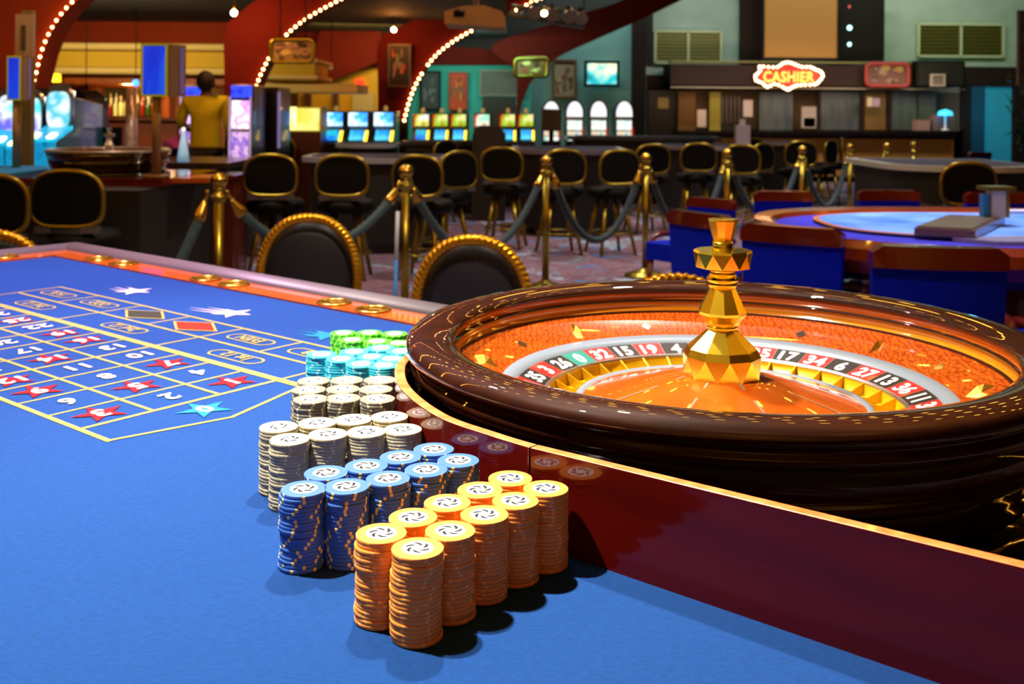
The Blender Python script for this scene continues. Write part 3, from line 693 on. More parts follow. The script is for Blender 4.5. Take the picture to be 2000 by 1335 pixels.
# cashier sign
sg = W(1540, 150, YC-.75); t2 = thing('cashier_sign', 'glowing red CASHIER sign with scalloped border of white bulbs on the dark fascia', 'sign', sg)
def so(x, y): v = W(x, y, YC-.75)-sg; return (v.x, v.z)
rim = [(1475, 147), (1484, 138), (1483, 130), (1500, 131), (1518, 131), (1528, 124), (1540, 122), (1552, 126), (1566, 131), (1582, 131), (1592, 136), (1602, 140), (1606, 149), (1598, 160), (1590, 165), (1572, 166), (1556, 167), (1546, 171), (1538, 175), (1528, 170), (1512, 164), (1498, 170), (1488, 162), (1476, 157)]
MB().extr([so(*p) for p in rim], Matrix.Identity(4), .12).build('sign_panel', mat('sign_red', 'a01404', .5, emit='b01002', es=.35), t2)
pts = smooth_path([Vector((*so(*p), 0)) for p in rim+[rim[0]]], 4)
WB = mat('white_bulb', 'ffffff', .5, emit='ffc890', es=4)
for i in range(0, len(pts)-1, 2):
    MB().ball((pts[i].x, -.03, pts[i].y), .030, 8).build('bulb', WB, t2)
vs, fs, tw = text_mesh('CASHIER', .03); hgt = 21*YC/F; m = MB(); sx = (96*YC/F)/(tw*hgt)
for dy in (-.03,): m.add([(v[0]*hgt*sx, dy, v[1]*hgt) for v in vs], fs)
m.build('lettering', mat('neon_orange', 'ff8020', emit='ff8a38', es=3.4), t2)
def scrib(t, cx, cz, w, h, cols=('d8c8b0', '3a2c20', 'b09030'), n=14, y=-.006, seed=1):
    r = random.Random(seed); m = MB(); ms = [mat('scrib_'+c, c, .6) for c in cols]
    for k in range(n):
        bw, bh = w*r.uniform(.08, .3), h*r.uniform(.08, .3); x = cx + r.uniform(-.36, .36)*w; z = cz + r.uniform(-.34, .34)*h; s = r.randrange(len(cols))
        pts = [(x+bw*.5*math.cos(a)*r.uniform(.7, 1.2), z+bh*.5*math.sin(a)*r.uniform(.7, 1.2)) for a in [2*PI*i/7 for i in range(7)]]
        m.add([(p[0], y-.0005*k, p[1]) for p in pts], [tuple(range(7))], s)
    m.build('printed_picture', ms, t)
def sign_round(label, x0, y0, x1, y1, Y, bg, rimc, seed, cols, name='hanging_sign', hang=False):
    c = W((x0+x1)/2, y1, Y); t = thing(name, label, 'sign', c); a = W(x0, y0, Y)-c; b = W(x1, y1, Y)-c
    w, h = b.x-a.x, a.z; rr = h*.22
    def rrp(w, h, r):
        out = []
        for (sx_, sz, a0) in ((1, 1, 0), (-1, 1, PI/2), (-1, -1, PI), (1, -1, 1.5*PI)):
            for k in range(5): q = a0+PI/2*k/4; out.append((sx_*(w/2-r)+r*math.cos(q), h/2+sz*(h/2-r)+r*math.sin(q)))
        return out
    MB().extr(rrp(w, h, rr), Matrix.Translation((0, 0, 0)), .08).build('sign_board', bg, t)
    o = rrp(w, h, rr); MB().tube([(p[0], 0, p[1]) for p in o], .022*Y/10, 6, closed=True, up=Vector((0, 1, 0))).build('sign_rim', rimc, t)
    scrib(t, 0, h/2, w, h, cols, 16, seed=seed)
    if hang:
        zt_ = 2.6-c.z if c.x < 0 else 5-c.z
        for s in (-1, 1): MB().tube([(s*w*.3, .04, h), (s*w*.3, .04, zt_)], .008, 6).build('hanging_wire', BLACKP, t)
    return t
sign_round('rounded dark red sign with grey motifs at the end of the cashier fascia', 1692, 124, 1774, 168, YC-.72, mat('dim_red', '4a1c1c', .5), mat('rim_red', '7a1c1c', .5), 3, ('6a5a58', '3a2020', '7a6030'), name='wall_sign')
sign_round('ornate rounded yellow and grey sign over the cornice beside the middle arch', 529, 77, 611, 121, 11.2, mat('sign_cream', '9a8458', .6), BRASSD, 5, ('2a2014', 'c8b478', 'a87a78', '5a4a30'), hang=True)
sign_round('rounded yellow picture sign in front of the red arch by the poster', 1006, 114, 1069, 149, 16.8, mat('sign_gold', '8a6430', .6), BRASSD, 8, ('4a3414', 'd8cc70', '7a5a20', 'a04a30'))
t3 = thing('ceiling_speaker', 'big black speaker box at the right end of the cashier fascia', 'speaker', W(1838, 170, YC-.8))
a = W(1790, 118, YC-.8)-Vector(t3.location); b = W(1886, 170, YC-.8)-Vector(t3.location)
MB().box(((a.x+b.x)/2, .4, (a.z+b.z)/2), (b.x-a.x, .8, a.z-b.z)).build('housing', BLACKP, t3, bevel=.03)
MB().box(((a.x+b.x)/2, -.005, (a.z+b.z)/2), ((b.x-a.x)*.9, .01, (a.z-b.z)*.86)).build('grille', mat('speaker_cloth', '050506', .9), t3)
flat_thing('small_framed_notice', 'small pale framed notice on the black speaker box', 'notice', 1819, 146, 1844, 167, YC-.86, mat('dim_paper', '6a5c5c', .6), mat('pale_frame', 'a09490', .6), .03, back=.03)
# doorway on the right
a = W(1895, 168, YC+.3); b = W(1985, 300, YC+.3)
o = MB().box(((a.x+b.x)/2, YC+.38, a.z/2), (b.x-a.x, .06, a.z)).build('door_1', mat('glowing_blue_door', '2a8ca8', .6, emit='1a86a8', es=.22)); struct(o)  # weak emission put into the door's blue to brighten it
o2 = MB().box((a.x+(b.x-a.x)*.17, YC+.33, a.z/2), ((b.x-a.x)*.3, .05, a.z)).build('door_leaf', mat('deep_blue_leaf', '0a4a6c', .6), o)
sheet('trim_jamb', 1882, 168, 1896, 345, YC+.2, .15, BROWN); sheet('trim_jamb', 1983, 168, 2030, 345, YC+.2, .15, BROWN)
flat_thing('wall_banner', 'tall narrow pale banner high at the right edge beside the pale wall', 'banner', 1991, 22, 2030, 165, 16.0, mat('banner_lilac', 'a898a0', .7, noise='7a5a80', nscale=4), mat('bf', '8a7a6a', .6), .03)
# plant by the blue door
pl = thing('potted_plant', 'dark leafy plant silhouetted against the blue doorway', 'plant', (W(2010, 300, 18.5).x, 18.5, 0))
MB().lathe([(.0001, 0), (.18, 0), (.24, .4), (.22, .4), (.20, .36), (.0001, .36)], 20, cap=False).build('pot', DARKW, pl)
m = MB(); lf = MB(); r = random.Random(4)
for k in range(26):
    a = r.uniform(0, 2*PI); top = Vector((math.cos(a)*r.uniform(.15, .55), math.sin(a)*r.uniform(.15, .5), r.uniform(.9, 2.1)))
    pth = smooth_path([(0, 0, .35), (top.x*.3, top.y*.3, top.z*.7), tuple(top)], 5); m.tube(pth, .008, 5)
    for q in range(9):
        c = pth[r.randrange(3, len(pth))] + Vector((r.gauss(0, .05), r.gauss(0, .05), r.gauss(0, .05))); d = Vector((r.gauss(0, 1), r.gauss(0, 1), r.gauss(0, .6))).normalized()*.09; u = d.cross(Vector((0, 0, 1))).normalized()*.03
        lf.add([c-d, c+u, c+d, c-u], [(0, 1, 2, 3)])
m.build('stem', mat('stem_green', '2a3018', .7), pl); lf.build('foliage', mat('dark_leaf', '18301c', .6), pl)
# ---- teal walls: posters, televisions
def poster_extra(cols, seed, n=12): return lambda t, cx, cz, w, h: scrib(t, cx, cz, w, h, cols, n, seed=seed)
flat_thing('framed_poster', 'cream poster with reddish figures, right of the last red arch', 'poster', 1081, 118, 1124, 190, 18.95, mat('poster_cream', '9c8a6c', .6), mat('wood_frame', '6a4a34', .5), .04, extra=poster_extra(('8a4a34', '5a4030', 'a89878', '7a5a48'), 11, 14))
flat_thing('framed_poster', 'dark grey poster on the bright teal wall, left of the orange one', 'poster', 822, 140, 858, 213, 18.5, mat('poster_grey', '2c3440', .6), BLACKP, .03, extra=poster_extra(('5a6270', '3a4450', '7a8088'), 12))
flat_thing('framed_poster', 'orange and red poster on the bright teal wall beside the grey one', 'poster', 878, 142, 912, 214, 18.5, mat('poster_orange', 'e0481a', .6, noise='a0300e', nscale=2), mat('red_frame', '8a2a14', .5), .03, extra=poster_extra(('d87a20', '6a2410', '8a5030'), 13))
flat_thing('notice_board', 'wide grey framed board on the teal wall behind the screens', 'board', 939, 138, 1016, 186, 18.4, mat('board_grey', '5a5450', .5), mat('board_frame', '7a7468', .5), .035)
flat_thing('dark_cabinet', 'dark tall cabinet below the wide grey framed board', 'cabinet', 942, 190, 1006, 358, 18.3, mat('cab_dark', '1c1612', .5), None)
flat_thing('framed_poster', 'dim red and black poster with a lamp glow, on the red pillar wall', 'poster', 760, 88, 800, 168, 14.4, mat('poster_black', '2a1a16', .6), mat('pf2', '5a4a3c', .5), .03, extra=poster_extra(('c05a24', '70685c', 'a83a14'), 14))
TVM = glow('tv_picture', ['0a3040', '20b8c0', 'f4f8c0', 'ffffff'], 1.6, 2.2)
tv = flat_thing('wall_television', 'wall television with bright teal and white picture right of the cream poster', 'television', 1144, 121, 1207, 167, 18.8, TVM, BLACKP, .05)
for (x0, x1, lab) in ((568, 581, 'narrow red and dark picture on the yellow wall, left of two'), (594, 607, 'narrow red and dark picture on the yellow wall, right of two'), (650, 660, 'slim dark picture on the yellow wall near the white door')):
    flat_thing('framed_picture', lab, 'picture', x0, 183, x1, 209, 16.9, mat('pic_red', '4a1c10', .6), mat('pic_frame', '6a4420', .5), .02, back=.03)
flat_thing('exit_light', 'small glowing red sign on the yellow wall above the white door', 'sign', 694, 155, 711, 172, 16.96, mat('red_glow', 'ff3020', emit='ff2414', es=2.2), None)
o = MB().box((0, 0, 0), (1, 1, 1)); a = W(688, 182, 16.9); b = W(728, 400, 16.9)
struct(MB().box(((a.x+b.x)/2, 16.95, a.z/2), (b.x-a.x, .06, a.z)).build('door_2', mat('cream_door', 'b4966c', .6)))
# ---- pendant lamps
for (px, py, Y, lab) in ((457, 25, 11.0, 'bare warm bulb on the dark ceiling above the middle red arch'), (769, 58, 14.0, 'bare warm bulb over the poster on the red pillar wall'), (647, 132, 14.6, 'small dim white globe hanging in front of the sloping red wall'), (1063, 26, 11.7, 'small bright bulb on the hanging lighting bar')):
    v = W(px, py, Y); t = thing('pendant_lamp', lab, 'lamp', v)
    dim = 'dim' in lab
    MB().ball((0, 0, 0), .035, 10).build('bulb', mat('dim_globe', 'c8b8a0', .4) if dim else mat('hot_bulb', 'ffffff', emit='ffe0b0', es=14), t)
    top = (2.6 if v.x < 0 else 5) - v.z
    MB().lathe([(.012, .03), (.022, .035), (.022, .07), (.012, .08)], 10).build('socket', BRASSD, t)
    MB().tube([(0, 0, .08), (0, 0, top)], .006, 5).build('cord', BLACKP, t)
point('pendant_glow', W(769, 68, 13.9), 14, .04, 'ff9a40'); point('pendant_glow', W(457, 38, 10.9), 20, .04, 'ffb060')
# projector box and lighting truss
pj = thing('ceiling_projector', 'beige box-shaped projector hanging between the red arches', 'projector', W(928, 50, 9.5)); L = Vector(pj.location)
def pp(x, y, Y=9.5): v = W(x, y, Y)-L; return (v.x, v.z)
MB().extr([pp(868, 22), (pp(905, 12)), pp(945, 10), pp(980, 22), pp(987, 34), pp(986, 54), pp(868, 46)], Matrix.Identity(4), .55).build('housing', mat('beige_plastic', 'b09068', .6), pj, bevel=.02)
MB().tube([(0, .25, .15), (0, .25, 3.0)], .03, 8).build('mount_pole', mat('pole_grey', '6a6058', .4, .6), pj)
MB().lathe([(.05, 0), (.05, .06)], 16, (-.15, 0, .08)).build('lens', BLACKP, pj)
tr = thing('lighting_bar', 'grey metal lighting bar with small spotlights right of the beige projector', 'lighting bar', W(1063, 45, 12.5)); L = Vector(tr.location)
GR = mat('truss_grey', '6c6a5c', .4, .7)
A = W(988, 28, 12.0)-L; B = W(1140, 52, 12.8)-L; A2 = W(1000, 12, 12.0)-L; B2 = W(1135, 28, 12.8)-L
MB().tube([A, B], .03, 8).build('lower_bar', GR, tr); MB().tube([A2, B2], .025, 8).build('upper_bar', GR, tr)
for k in range(7):
    u, v = k/7, (k+.5)/7
    MB().tube([A.lerp(B, u), A2.lerp(B2, v), A.lerp(B, (k+1)/7)], .010, 5).build('brace', GR, tr)
for k, u in enumerate((.3, .55, .8, .98)):
    c = A2.lerp(B2, u) + Vector((0, -.1, -.02))
    o = MB(); o.tube([c+Vector((0, .1, .06)), c, c+Vector((0, -.14, -.06))], [.05, .06, .085], 12); o.build('spotlight', mat('lamp_chrome', '9a9078', .25, .9), tr)
for e in (A, B): MB().tube([e, Vector((e.x, e.y, 3.3))], .012, 5).build('hanging_rod', GR, tr)
# ================================================================= BAR
bar = thing('bar_canopy', 'cream cornice and ochre frieze canopy over the back bar', 'canopy', W(270, 150, 13.6)); L = Vector(bar.location)
a = W(70, 82, 13.6)-L; b = W(480, 148, 13.6)-L; w = b.x-a.x; cx = (a.x+b.x)/2; hh = a.z-b.z
MB().box((cx, .35, b.z+hh*.5), (w-.3, .5, hh*.5)).build('frieze', OCHRE, bar)
MB().box((cx, .3, b.z+hh*.88), (w, .64, hh*.22)).build('upper_cornice', CREAMP, bar, bevel=.04)
MB().box((cx, .3, b.z+hh*.12), (w-.05, .64, hh*.22)).build('lower_cornice', CREAMP, bar, bevel=.04)
for zz in (b.z,): MB().box((cx, .38, zz-.06), (w-.6, .4, .12)).build('soffit', ORWOOD, bar)
bar2 = thing('bar_canopy', 'short cream and ochre cornice under the ornate rounded sign', 'canopy', W(560, 160, 12.6)); L = Vector(bar2.location)
a = W(512, 114, 12.6)-L; b = W(618, 162, 12.6)-L; w = b.x-a.x; cx = (a.x+b.x)/2; hh = a.z-b.z
MB().box((cx, .5, b.z+hh*.5), (w-.06, .9, hh*.9)).build('frieze', OCHRE, bar2)
MB().box((cx, .5, b.z+hh*.93), (w+.05, 1.0, hh*.16)).build('upper_cornice', CREAMP, bar2, bevel=.02)
MB().box((cx, .5, b.z+hh*.22), (w+.05, 1.0, hh*.2)).build('middle_cornice', CREAMP, bar2, bevel=.02)
MB().box((cx+.25, .55, b.z-.06), (w+.5, .9, .12)).build('lower_cornice', CREAMP, bar2, bevel=.02)
bb = thing('back_bar', 'wooden back bar cabinet with mirrored shelves and drawers', 'bar cabinet', (W(250, 290, 14.6).x, 14.6, 0)); L = Vector(bb.location)
def bbx(name, x0, y0, x1, y1, Y, d, m):
    a = W(x0, y0, Y)-L; b = W(x1, y1, Y)-L
    return MB().box(((a.x+b.x)/2, a.y+d/2, (a.z+b.z)/2), (b.x-a.x, d, a.z-b.z)).build(name, m, bb)
bbx('upper_panel', 90, 150, 440, 172, 14.5, .3, ORWOOD)
bbx('mirror', 190, 172, 320, 232, 14.75, .05, mat('bar_mirror', '5a4a34', .3))
for x in (180, 254, 322): bbx('upright', x-7, 165, x+7, 300, 14.45, .3, ORWOOD)
bbx('counter', 170, 228, 345, 236, 14.3, .5, mat('counter_brown', '4a2412', .3, coat=.5))
bbx('lower_cabinet', 175, 236, 345, 330, 14.4, .4, mat('cab_red_brown', '6a2c10', .4))
bbx('lower_cabinet', 342, 160, 440, 330, 14.7, .2, mat('cab_orange', '8a4a10', .5))
bbx('shelf', 190, 205, 320, 208, 14.5, .2, BROWN)
BOT = [mat('bottle_green', '2c5a20', .1, coat=1), mat('bottle_amber', '8a4a10', .1, coat=1), mat('bottle_clear', 'b8b498', .1, coat=1), mat('bottle_red', '8a1c14', .15, coat=1), mat('bottle_cream', 'd8cc88', .3)]
bl = ['dark green', 'amber', 'pale clear', 'red', 'cream']
for row, (y, x0, n) in enumerate(((226.6, 193, 12), (203.9, 195, 12))):
    for k in range(n):
        px = x0 + k*10.6; ci = R.randrange(5); v = W(px, y, 14.42); hb = R.uniform(.2, .3) if row == 0 else R.uniform(.12, .2)
        s_ = hb/.28; q = .6 if hb < .16 else 1
        o = MB().lathe([(.0001, 0), (.030*s_, 0), (.032*s_, .01), (.032*s_, .15*s_), (.027*s_, .18*s_), (.013*s_, .20*s_), (.012*s_, .27*s_), (.014*s_, .275*s_), (.0001, .28*s_)], 12, cap=False)
        o = o.build('bottle', BOT[ci], None, loc=v)
        tag(o, '%s bottle on the %s of the back bar' % (bl[ci], 'counter' if row == 0 else 'shelf'), 'bottle', '%s bottles on the back bar %s' % (bl[ci], 'counter' if row == 0 else 'shelf'))
# small lamps on the bar
for (px, py, c, lab, es) in ((104, 152, 'ffd820', 'small yellow lit lamp shade above the glowing slot machines', 1.6), (265, 162, '4098ff', 'small blue and violet lit globe left of the blue display tower', 2), (168, 196, '70ffe0', 'small turquoise glowing dot beside the black cabinet', 3)):
    v = W(px, py, 12.5 if px < 200 else 13); t = thing('small_lamp', lab, 'lamp', v)
    if px == 104: MB().lathe([(.09, -.05), (.085, .05), (.0001, .055)], 16, cap=False).build('lamp_shade', mat('yl', c, emit=c, es=es), t)
    else: MB().ball((0, 0, 0), .045, 10).build('globe', mat('gl'+c, c, emit=c, es=es), t)
    MB().tube([(0, 0, .05), (0, 0, (2.6-v.z))], .006, 5).build('cord', BLACKP, t)

# ================================================================= STANCHIONS AND ROPES
def stanchion():
    t = thing('rope_stanchion', '', 'stanchion')
    MB().lathe([(.0001, 0), (.165, 0), (.17, .008), (.16, .02), (.09, .045), (.04, .06), (.03, .075), (.0001, .075)], 32, cap=False).build('base', BRASSD, t)
    MB().lathe([(.0255, .06), (.0255, .86)], 20).build('post', BRASSD, t)
    MB().lathe([(.0255, .835), (.030, .84), (.046, .865), (.048, .872), (.034, .880), (.028, .890), (.026, .905), (.033, .912), (.0001, .914)], 24, cap=False).build('collar', BRASSD, t)
    MB().ball((0, 0, .952), .045, 18).build('finial', BRASS, t)
    return t
ST = [(428, 335), (793, 320), (1067, 303), (1262, 298), (1421, 290), (1567, 284), (1660, 280), (1732, 277.5), (1785, 275)]
SLAB = ['nearest, before the wooden partition', 'between the two nearest rope-edged chairs', 'behind the right rope-edged chair', 'right of the deep sagging rope, behind the wheel', 'behind the small blue chairs', 'between two blue chairs, before the tan counter', 'just left of the slim open stool back', 'far off, before the tan counter', 'farthest, by the end of the dark table']
st0 = None; SP = []
for i, ((px, py), lb) in enumerate(zip(ST, SLAB)):
    x, y = _xy(px, py); Y = (HC-.997)*F/y; loc = Vector((x*Y/F, Y, 0)); SP.append(loc)
    lab = 'brass rope stanchion with ball finial ' + lb
    if st0 is None: st0 = stanchion(); st0.location = loc; st0['label'] = lab; st0['group'] = 'brass rope stanchions'
    else: dup(st0, loc, 0, lab, 'brass rope stanchions')
VEL = mat('teal_velvet', '284450', .8, sheen=.1, noise='1c3440', nscale=30)
def rope(A, B, sag, lab):
    d = (B-A); d.z = 0; d.normalize()
    a = A + d*.07 + Vector((0, 0, .85)); b = B - d*.07 + Vector((0, 0, .85)); n = 28; p = []
    for k in range(n+1):
        u = k/n; q = a.lerp(b, u); q.z -= sag*(1-(2*u-1)**2)**.9*1.0; p.append(q)
    t = thing('velvet_rope', lab, 'rope', a.lerp(b, .5), 0, 'velvet ropes between the stanchions'); L = Vector(t.location)
    p = [q-L for q in p]
    def cut(P, a, b):
        out = []; Lc = 0
        for u, v in zip(P, P[1:]):
            dl = (v-u).length
            for kk in range(6):
                l = Lc + dl*kk/6
                if a <= l <= b: out.append(u.lerp(v, kk/6))
            Lc += dl
        return out
    TL = sum((v-u).length for u, v in zip(p, p[1:]))
    MB().tube(cut(p, .09, TL-.09), .026, 10, rf=lambda l, an: 1+.05*math.sin(l*140+3*an)).build('rope_sleeve', VEL, t)
    for P in (p, p[::-1]):
        e = cut(P, 0, .11); ne = len(e)
        MB().tube(e, [.014+.019*min(1, 1.6*q/ne) for q in range(ne)], 10).build('brass_end', BRASS, t)
        dd = (e[0]-e[1]).normalized(); MB().tube([e[0], e[0]+dd*.03+Vector((0, 0, .02)), e[0]+dd*.055], .009, 6).build('hook', BRASS, t)
rope(Vector((-2.62, 4.6, 0)), SP[0], .72, 'teal rope hanging steeply left of the nearest stanchion')
rope(SP[0], SP[1], .30, 'teal rope passing behind the left rope-edged chair')
rope(SP[1], SP[2], .48, 'teal rope dipping behind the right rope-edged chair')
rope(SP[2], SP[3], .52, 'teal rope in a deep loop in front of the stool legs')
rope(SP[3], SP[4], .55, 'teal rope running down behind the leftmost small blue chair')
rope(SP[4], SP[5], .5, 'teal rope between the stanchions behind the small blue chairs')
rope(SP[5], SP[6], .5, 'teal rope before the tan counter, left part')
rope(SP[6], SP[7], .5, 'teal rope before the tan counter, right part')
tw = thing('floor_pole', 'thin white and blue pole leaning beside the stanchion between the near chairs', 'pole', Wz(770, 545, 0) if False else (W(769, 540, 5.5).x, 5.5, 0))
MB().tube([(0, 0, .0), (.012, 0, .52)], .012, 8).build('lower_tube', mat('blue_tube', '2a78d0', .4), tw); MB().tube([(.012, 0, .52), (.019, 0, .78)], .011, 8).build('upper_tube', mat('white_tube', 'b8c4d8', .4), tw)
# ================================================================= CHAIRS
def loop(w, h, z0, n=72, p_top=2.3, p_bot=5.0, taper=.0):
    """closed outline (x,z) : arch above, squarer below"""
    out = []
    for k in range(n):
        a = 2*PI*k/n; c, s = math.cos(a), math.sin(a); p = p_top if s > 0 else p_bot
        x = math.copysign(abs(c)**(2/p), c)*w/2; z = math.copysign(abs(s)**(2/p), s)*h/2
        x *= 1 - taper*(.5 - z/h)
        out.append((x, z0+h/2+z))
    return out
CHG = mat('chair_gilt', 'd0a01e', .25, .8, noise='b07812', nscale=10)
CHG2 = mat('dull_gilt', '94802a', .3, .85)
def near_chair():
    t = thing('dining_chair', '', 'chair')
    o = loop(.40, .56, .34, p_top=2.2, taper=.12); bend = lambda x: -.03+.35*x*x
    P = [Vector((x, bend(x), z)) for x, z in o]
    k = smooth_path(P+[P[0]], 6)[:-1]
    MB().tube(k, .0185, 14, closed=True, up=Vector((0, 1, 0)), rf=lambda l, a: 1+.12*math.sin(l*330+a*2)).build('rope_frame', CHG, t)
    m = MB(); c = [(x*.93, .03+.35*x*x*.8, .62+(z-.62)*.94) for x, z in o]; m.add(c+[(x, y-.028, z) for x, y, z in c], [(i, (i+1) % len(c), len(c)+(i+1) % len(c), len(c)+i) for i in range(len(c))])
    n = len(c)
    for off, sg in ((0, .02), (n, -.022)):
        ring = [Vector(v) for v in m.v[off:off+n]]; ctr = sum(ring, Vector())/n; prev = off
        for q, (s, dpt) in enumerate(((.8, .6), (.5, .9), (.2, 1))):
            b = len(m.v); m.v += [tuple(ctr+(v-ctr)*s+Vector((0, sg*dpt, 0))) for v in ring]
            for i in range(n): m.f.append((prev+i, prev+(i+1) % n, b+(i+1) % n, b+i)); m.m.append(0); m.s.append(True)
            prev = b
        m.f.append(tuple(prev+i for i in range(n))); m.m.append(0); m.s.append(True)
    m.build('backrest', mat('charcoal_leather', '14161e', .45, bump=.1, bscale=400), t)
    MB().prism([(-.23, -.02), (.23, -.02), (.25, .30), (.2, .44), (-.2, .44), (-.25, .30)], .40, .48).build('seat', BLACK, t, bevel=.02)
    MB().prism([(-.22, -.01), (.22, -.01), (.24, .29), (.19, .42), (-.19, .42), (-.24, .29)], .355, .40).build('seat_frame', CHG, t)
    for x, y, dx, dy in ((-.2, 0, -.03, -.05), (.2, 0, .03, -.05), (-.18, .38, -.02, .03), (.18, .38, .02, .03)):
        MB().tube([(x, y, .36), (x+dx, y+dy, 0)], [.022, .014], 8).build('leg', CHG, t)
    return t
ch0 = near_chair(); gch = 'rope-edged leather chairs behind the roulette table'
for i, (px, ty, rz, lb) in enumerate(((605, 415, .10, 'charcoal leather chair with gilt rope frame, left of the two beyond the table edge'), (925, 455, -.06, 'charcoal leather chair with gilt rope frame, right beside the roulette wheel'), (1315, 529, .0, 'charcoal leather chair hidden behind the wheel except its gilt rope top'), (-12, 446, .2, 'charcoal leather chair with gilt rim cut off beyond the table corner'))):
    x, y = _xy(px, ty); Y = (HC-.918)*F/y; loc = (x*Y/F, Y, 0)
    if i == 0: ch0.location = loc; ch0.rotation_euler = (0, 0, PI*0+rz); ch0['label'] = lb; ch0['group'] = gch
    else: dup(ch0, loc, rz, lb, gch)
def stool(name='bar_stool'):
    t = thing(name, '', 'stool')
    o = loop(.40, .31, .66, 48, 2.6, 3.6); P = [Vector((x, .25*x*x, z)) for x, z in o]
    MB().tube(P, .015, 8, closed=True, up=Vector((0, 1, 0))).build('back_frame', CHG2, t)
    m = MB(); m.extr([(x*.95, .815+(z-.815)*.94) for x, z in o], Matrix.Translation((0, -.005, 0)), .04); m.build('backrest', BLACK, t)
    MB().lathe([(.0001, .52), (.20, .52), (.225, .55), (.225, .59), (.20, .62), (.0001, .625)], 24, (0, .2, 0), cap=False).build('seat', BLACK, t)
    for s in (-1, 1): MB().box((s*.13, .02, .645), (.09, .06, .035)).build('back_bracket', GREYPAD, t)
    for k in range(4):
        a = PI/4+k*PI/2; MB().tube([(.12*math.cos(a), .2+.12*math.sin(a), .52), (.25*math.cos(a), .2+.25*math.sin(a), 0)], [.024, .016], 8).build('leg', CHG2, t)
    q = [(.20*math.cos(a), .2+.20*math.sin(a), .20) for a in [2*PI*i/24 for i in range(24)]]
    MB().tube(q, .009, 6, closed=True).build('foot_ring', CHG2, t)
    return t
s0 = stool(); gs = 'black padded bar stools with gilt frames'
SL = [(528, 299, 0, 'leftmost of the row at the far tables'), (668, 300, 0, 'second in the row, behind the left rope-edged chair'), (815, 301, -.25, 'partly behind the second stanchion'), (898, 293, .75, 'turned sideways, narrow, right of the second stanchion'), (980, 286, -.2, 'left of the third stanchion'), (1103, 290, .2, 'right behind the third stanchion'), (1212, 290.5, .35, 'turned, left of the fourth stanchion'), (1276, 280, .3, 'behind the ball of the fourth stanchion'), (1365, 278, 0, 'facing straight, left of the fifth stanchion'), (1448, 281, -.3, 'right of the fifth stanchion'), (1492, 278, .7, 'turned, left of the sixth stanchion'), (1565, 274, 0, 'behind the sixth stanchion'), (1624, 272, .9, 'turned edge-on near the tan counter'), (1645, 268, 1.3, 'edge-on and slim by the tan counter'),
      (130, 329, 0, 'at the blue gaming table on the far left'), (-22, 336, 0, 'cut off beside the blue gaming table'), (1893, 314, 0, 'alone at the long table right of the tan counter'),
      (545, 266, PI, 'facing us behind the leftmost of the row'), (872, 272, .9, 'turned away behind the turned narrow stool'), (1470, 268, .5, 'behind the two right of the fifth stanchion')]
for i, (px, ty, rz, lb) in enumerate(SL):
    x, y = _xy(px, ty); Y = (HC-.985)*F/y; loc = (x*Y/F, Y, 0); lab = 'black bar stool with gilt rim, ' + lb
    if i == 0: s0.location = loc; s0['label'] = lab; s0['group'] = gs
    else: dup(s0, loc, rz, lab, gs)
# blue club chairs
BLUE = mat('royal_blue_fabric', '0620c8', .8, spec=.1); CWOOD = mat('cherry_wood', '6a1a08', .22, coat=.8, noise='561406', nscale=5)
def club():
    t = thing('club_chair', '', 'chair')
    n = 13; xs = [-.22+.44*i/(n-1) for i in range(n)]; cv = lambda x: .9*x*x*.6
    m = MB(); vs = []
    for x in xs:
        for (dy, z) in ((0, .16), (.035, .16), (.02, .73), (-.03, .73)): vs.append((x*(.9+.1*z/.73), cv(x)+dy, z))
    fs = []
    for i in range(n-1):
        for j in range(4): fs.append((i*4+j, (i+1)*4+j, (i+1)*4+(j+1) % 4, i*4+(j+1) % 4))
    fs += [(0, 1, 2, 3), (4*n-1, 4*n-2, 4*n-3, 4*n-4)]
    m.add(vs, fs); m.build('backrest', BLUE, t)
    m = MB(); vs = []
    for i, x in enumerate(xs):
        e = 1 if 0 < i < n-1 else 0
        top = .80 if e else .775
        for (dy, z) in ((-.042, .725), (.035, .725), (.03, top), (-.035, top)): vs.append((x*1.01, cv(x)+dy-.004, z))
    m.add(vs, fs); m.build('top_rail', CWOOD, t)
    MB().prism([(-.24, .03), (.24, .03), (.27, .50), (-.27, .50)], .34, .47).build('seat', BLUE, t, bevel=.03)
    for s in (-1, 1):
        MB().tube(smooth_path([(s*.25, .07, .49), (s*.29, .2, .51), (s*.295, .34, .50), (s*.29, .39, .44), (s*.28, .36, .34)], 5), .024, 8).build('armrest', CWOOD, t)
        for y, dy in ((.03, -.05), (.46, .03)): MB().tube([(s*.23, y, .36), (s*.25, y+dy, .0)], [.026, .016], 8).build('leg', CWOOD, t)
    return t
c0 = club(); gc = 'royal blue club chairs around the poker table'
CL = [(1835, 481, -.13, 1.06, 'largest, nearest, its back to the roulette wheel'), (1544, 441, -.6, 1.03, 'just right of the gold wheel turret'), (1362, 414, -1.0, 1.0, 'turned left of the gold wheel turret'), (1392, 387, 2.3, .9, 'small and tilted behind the turned one'), (1528, 373, PI, .95, 'beyond the poker table, left of three'), (1733, 371, PI, .98, 'beyond the poker table, middle of three'), (1946, 375, PI, 1.0, 'beyond the gold box, right of three'), (2235, 505, .12, 1.0, 'cut off, showing seat and wooden arm'), (1915, 297, .2, .9, 'dim and far beside the blue doorway')]
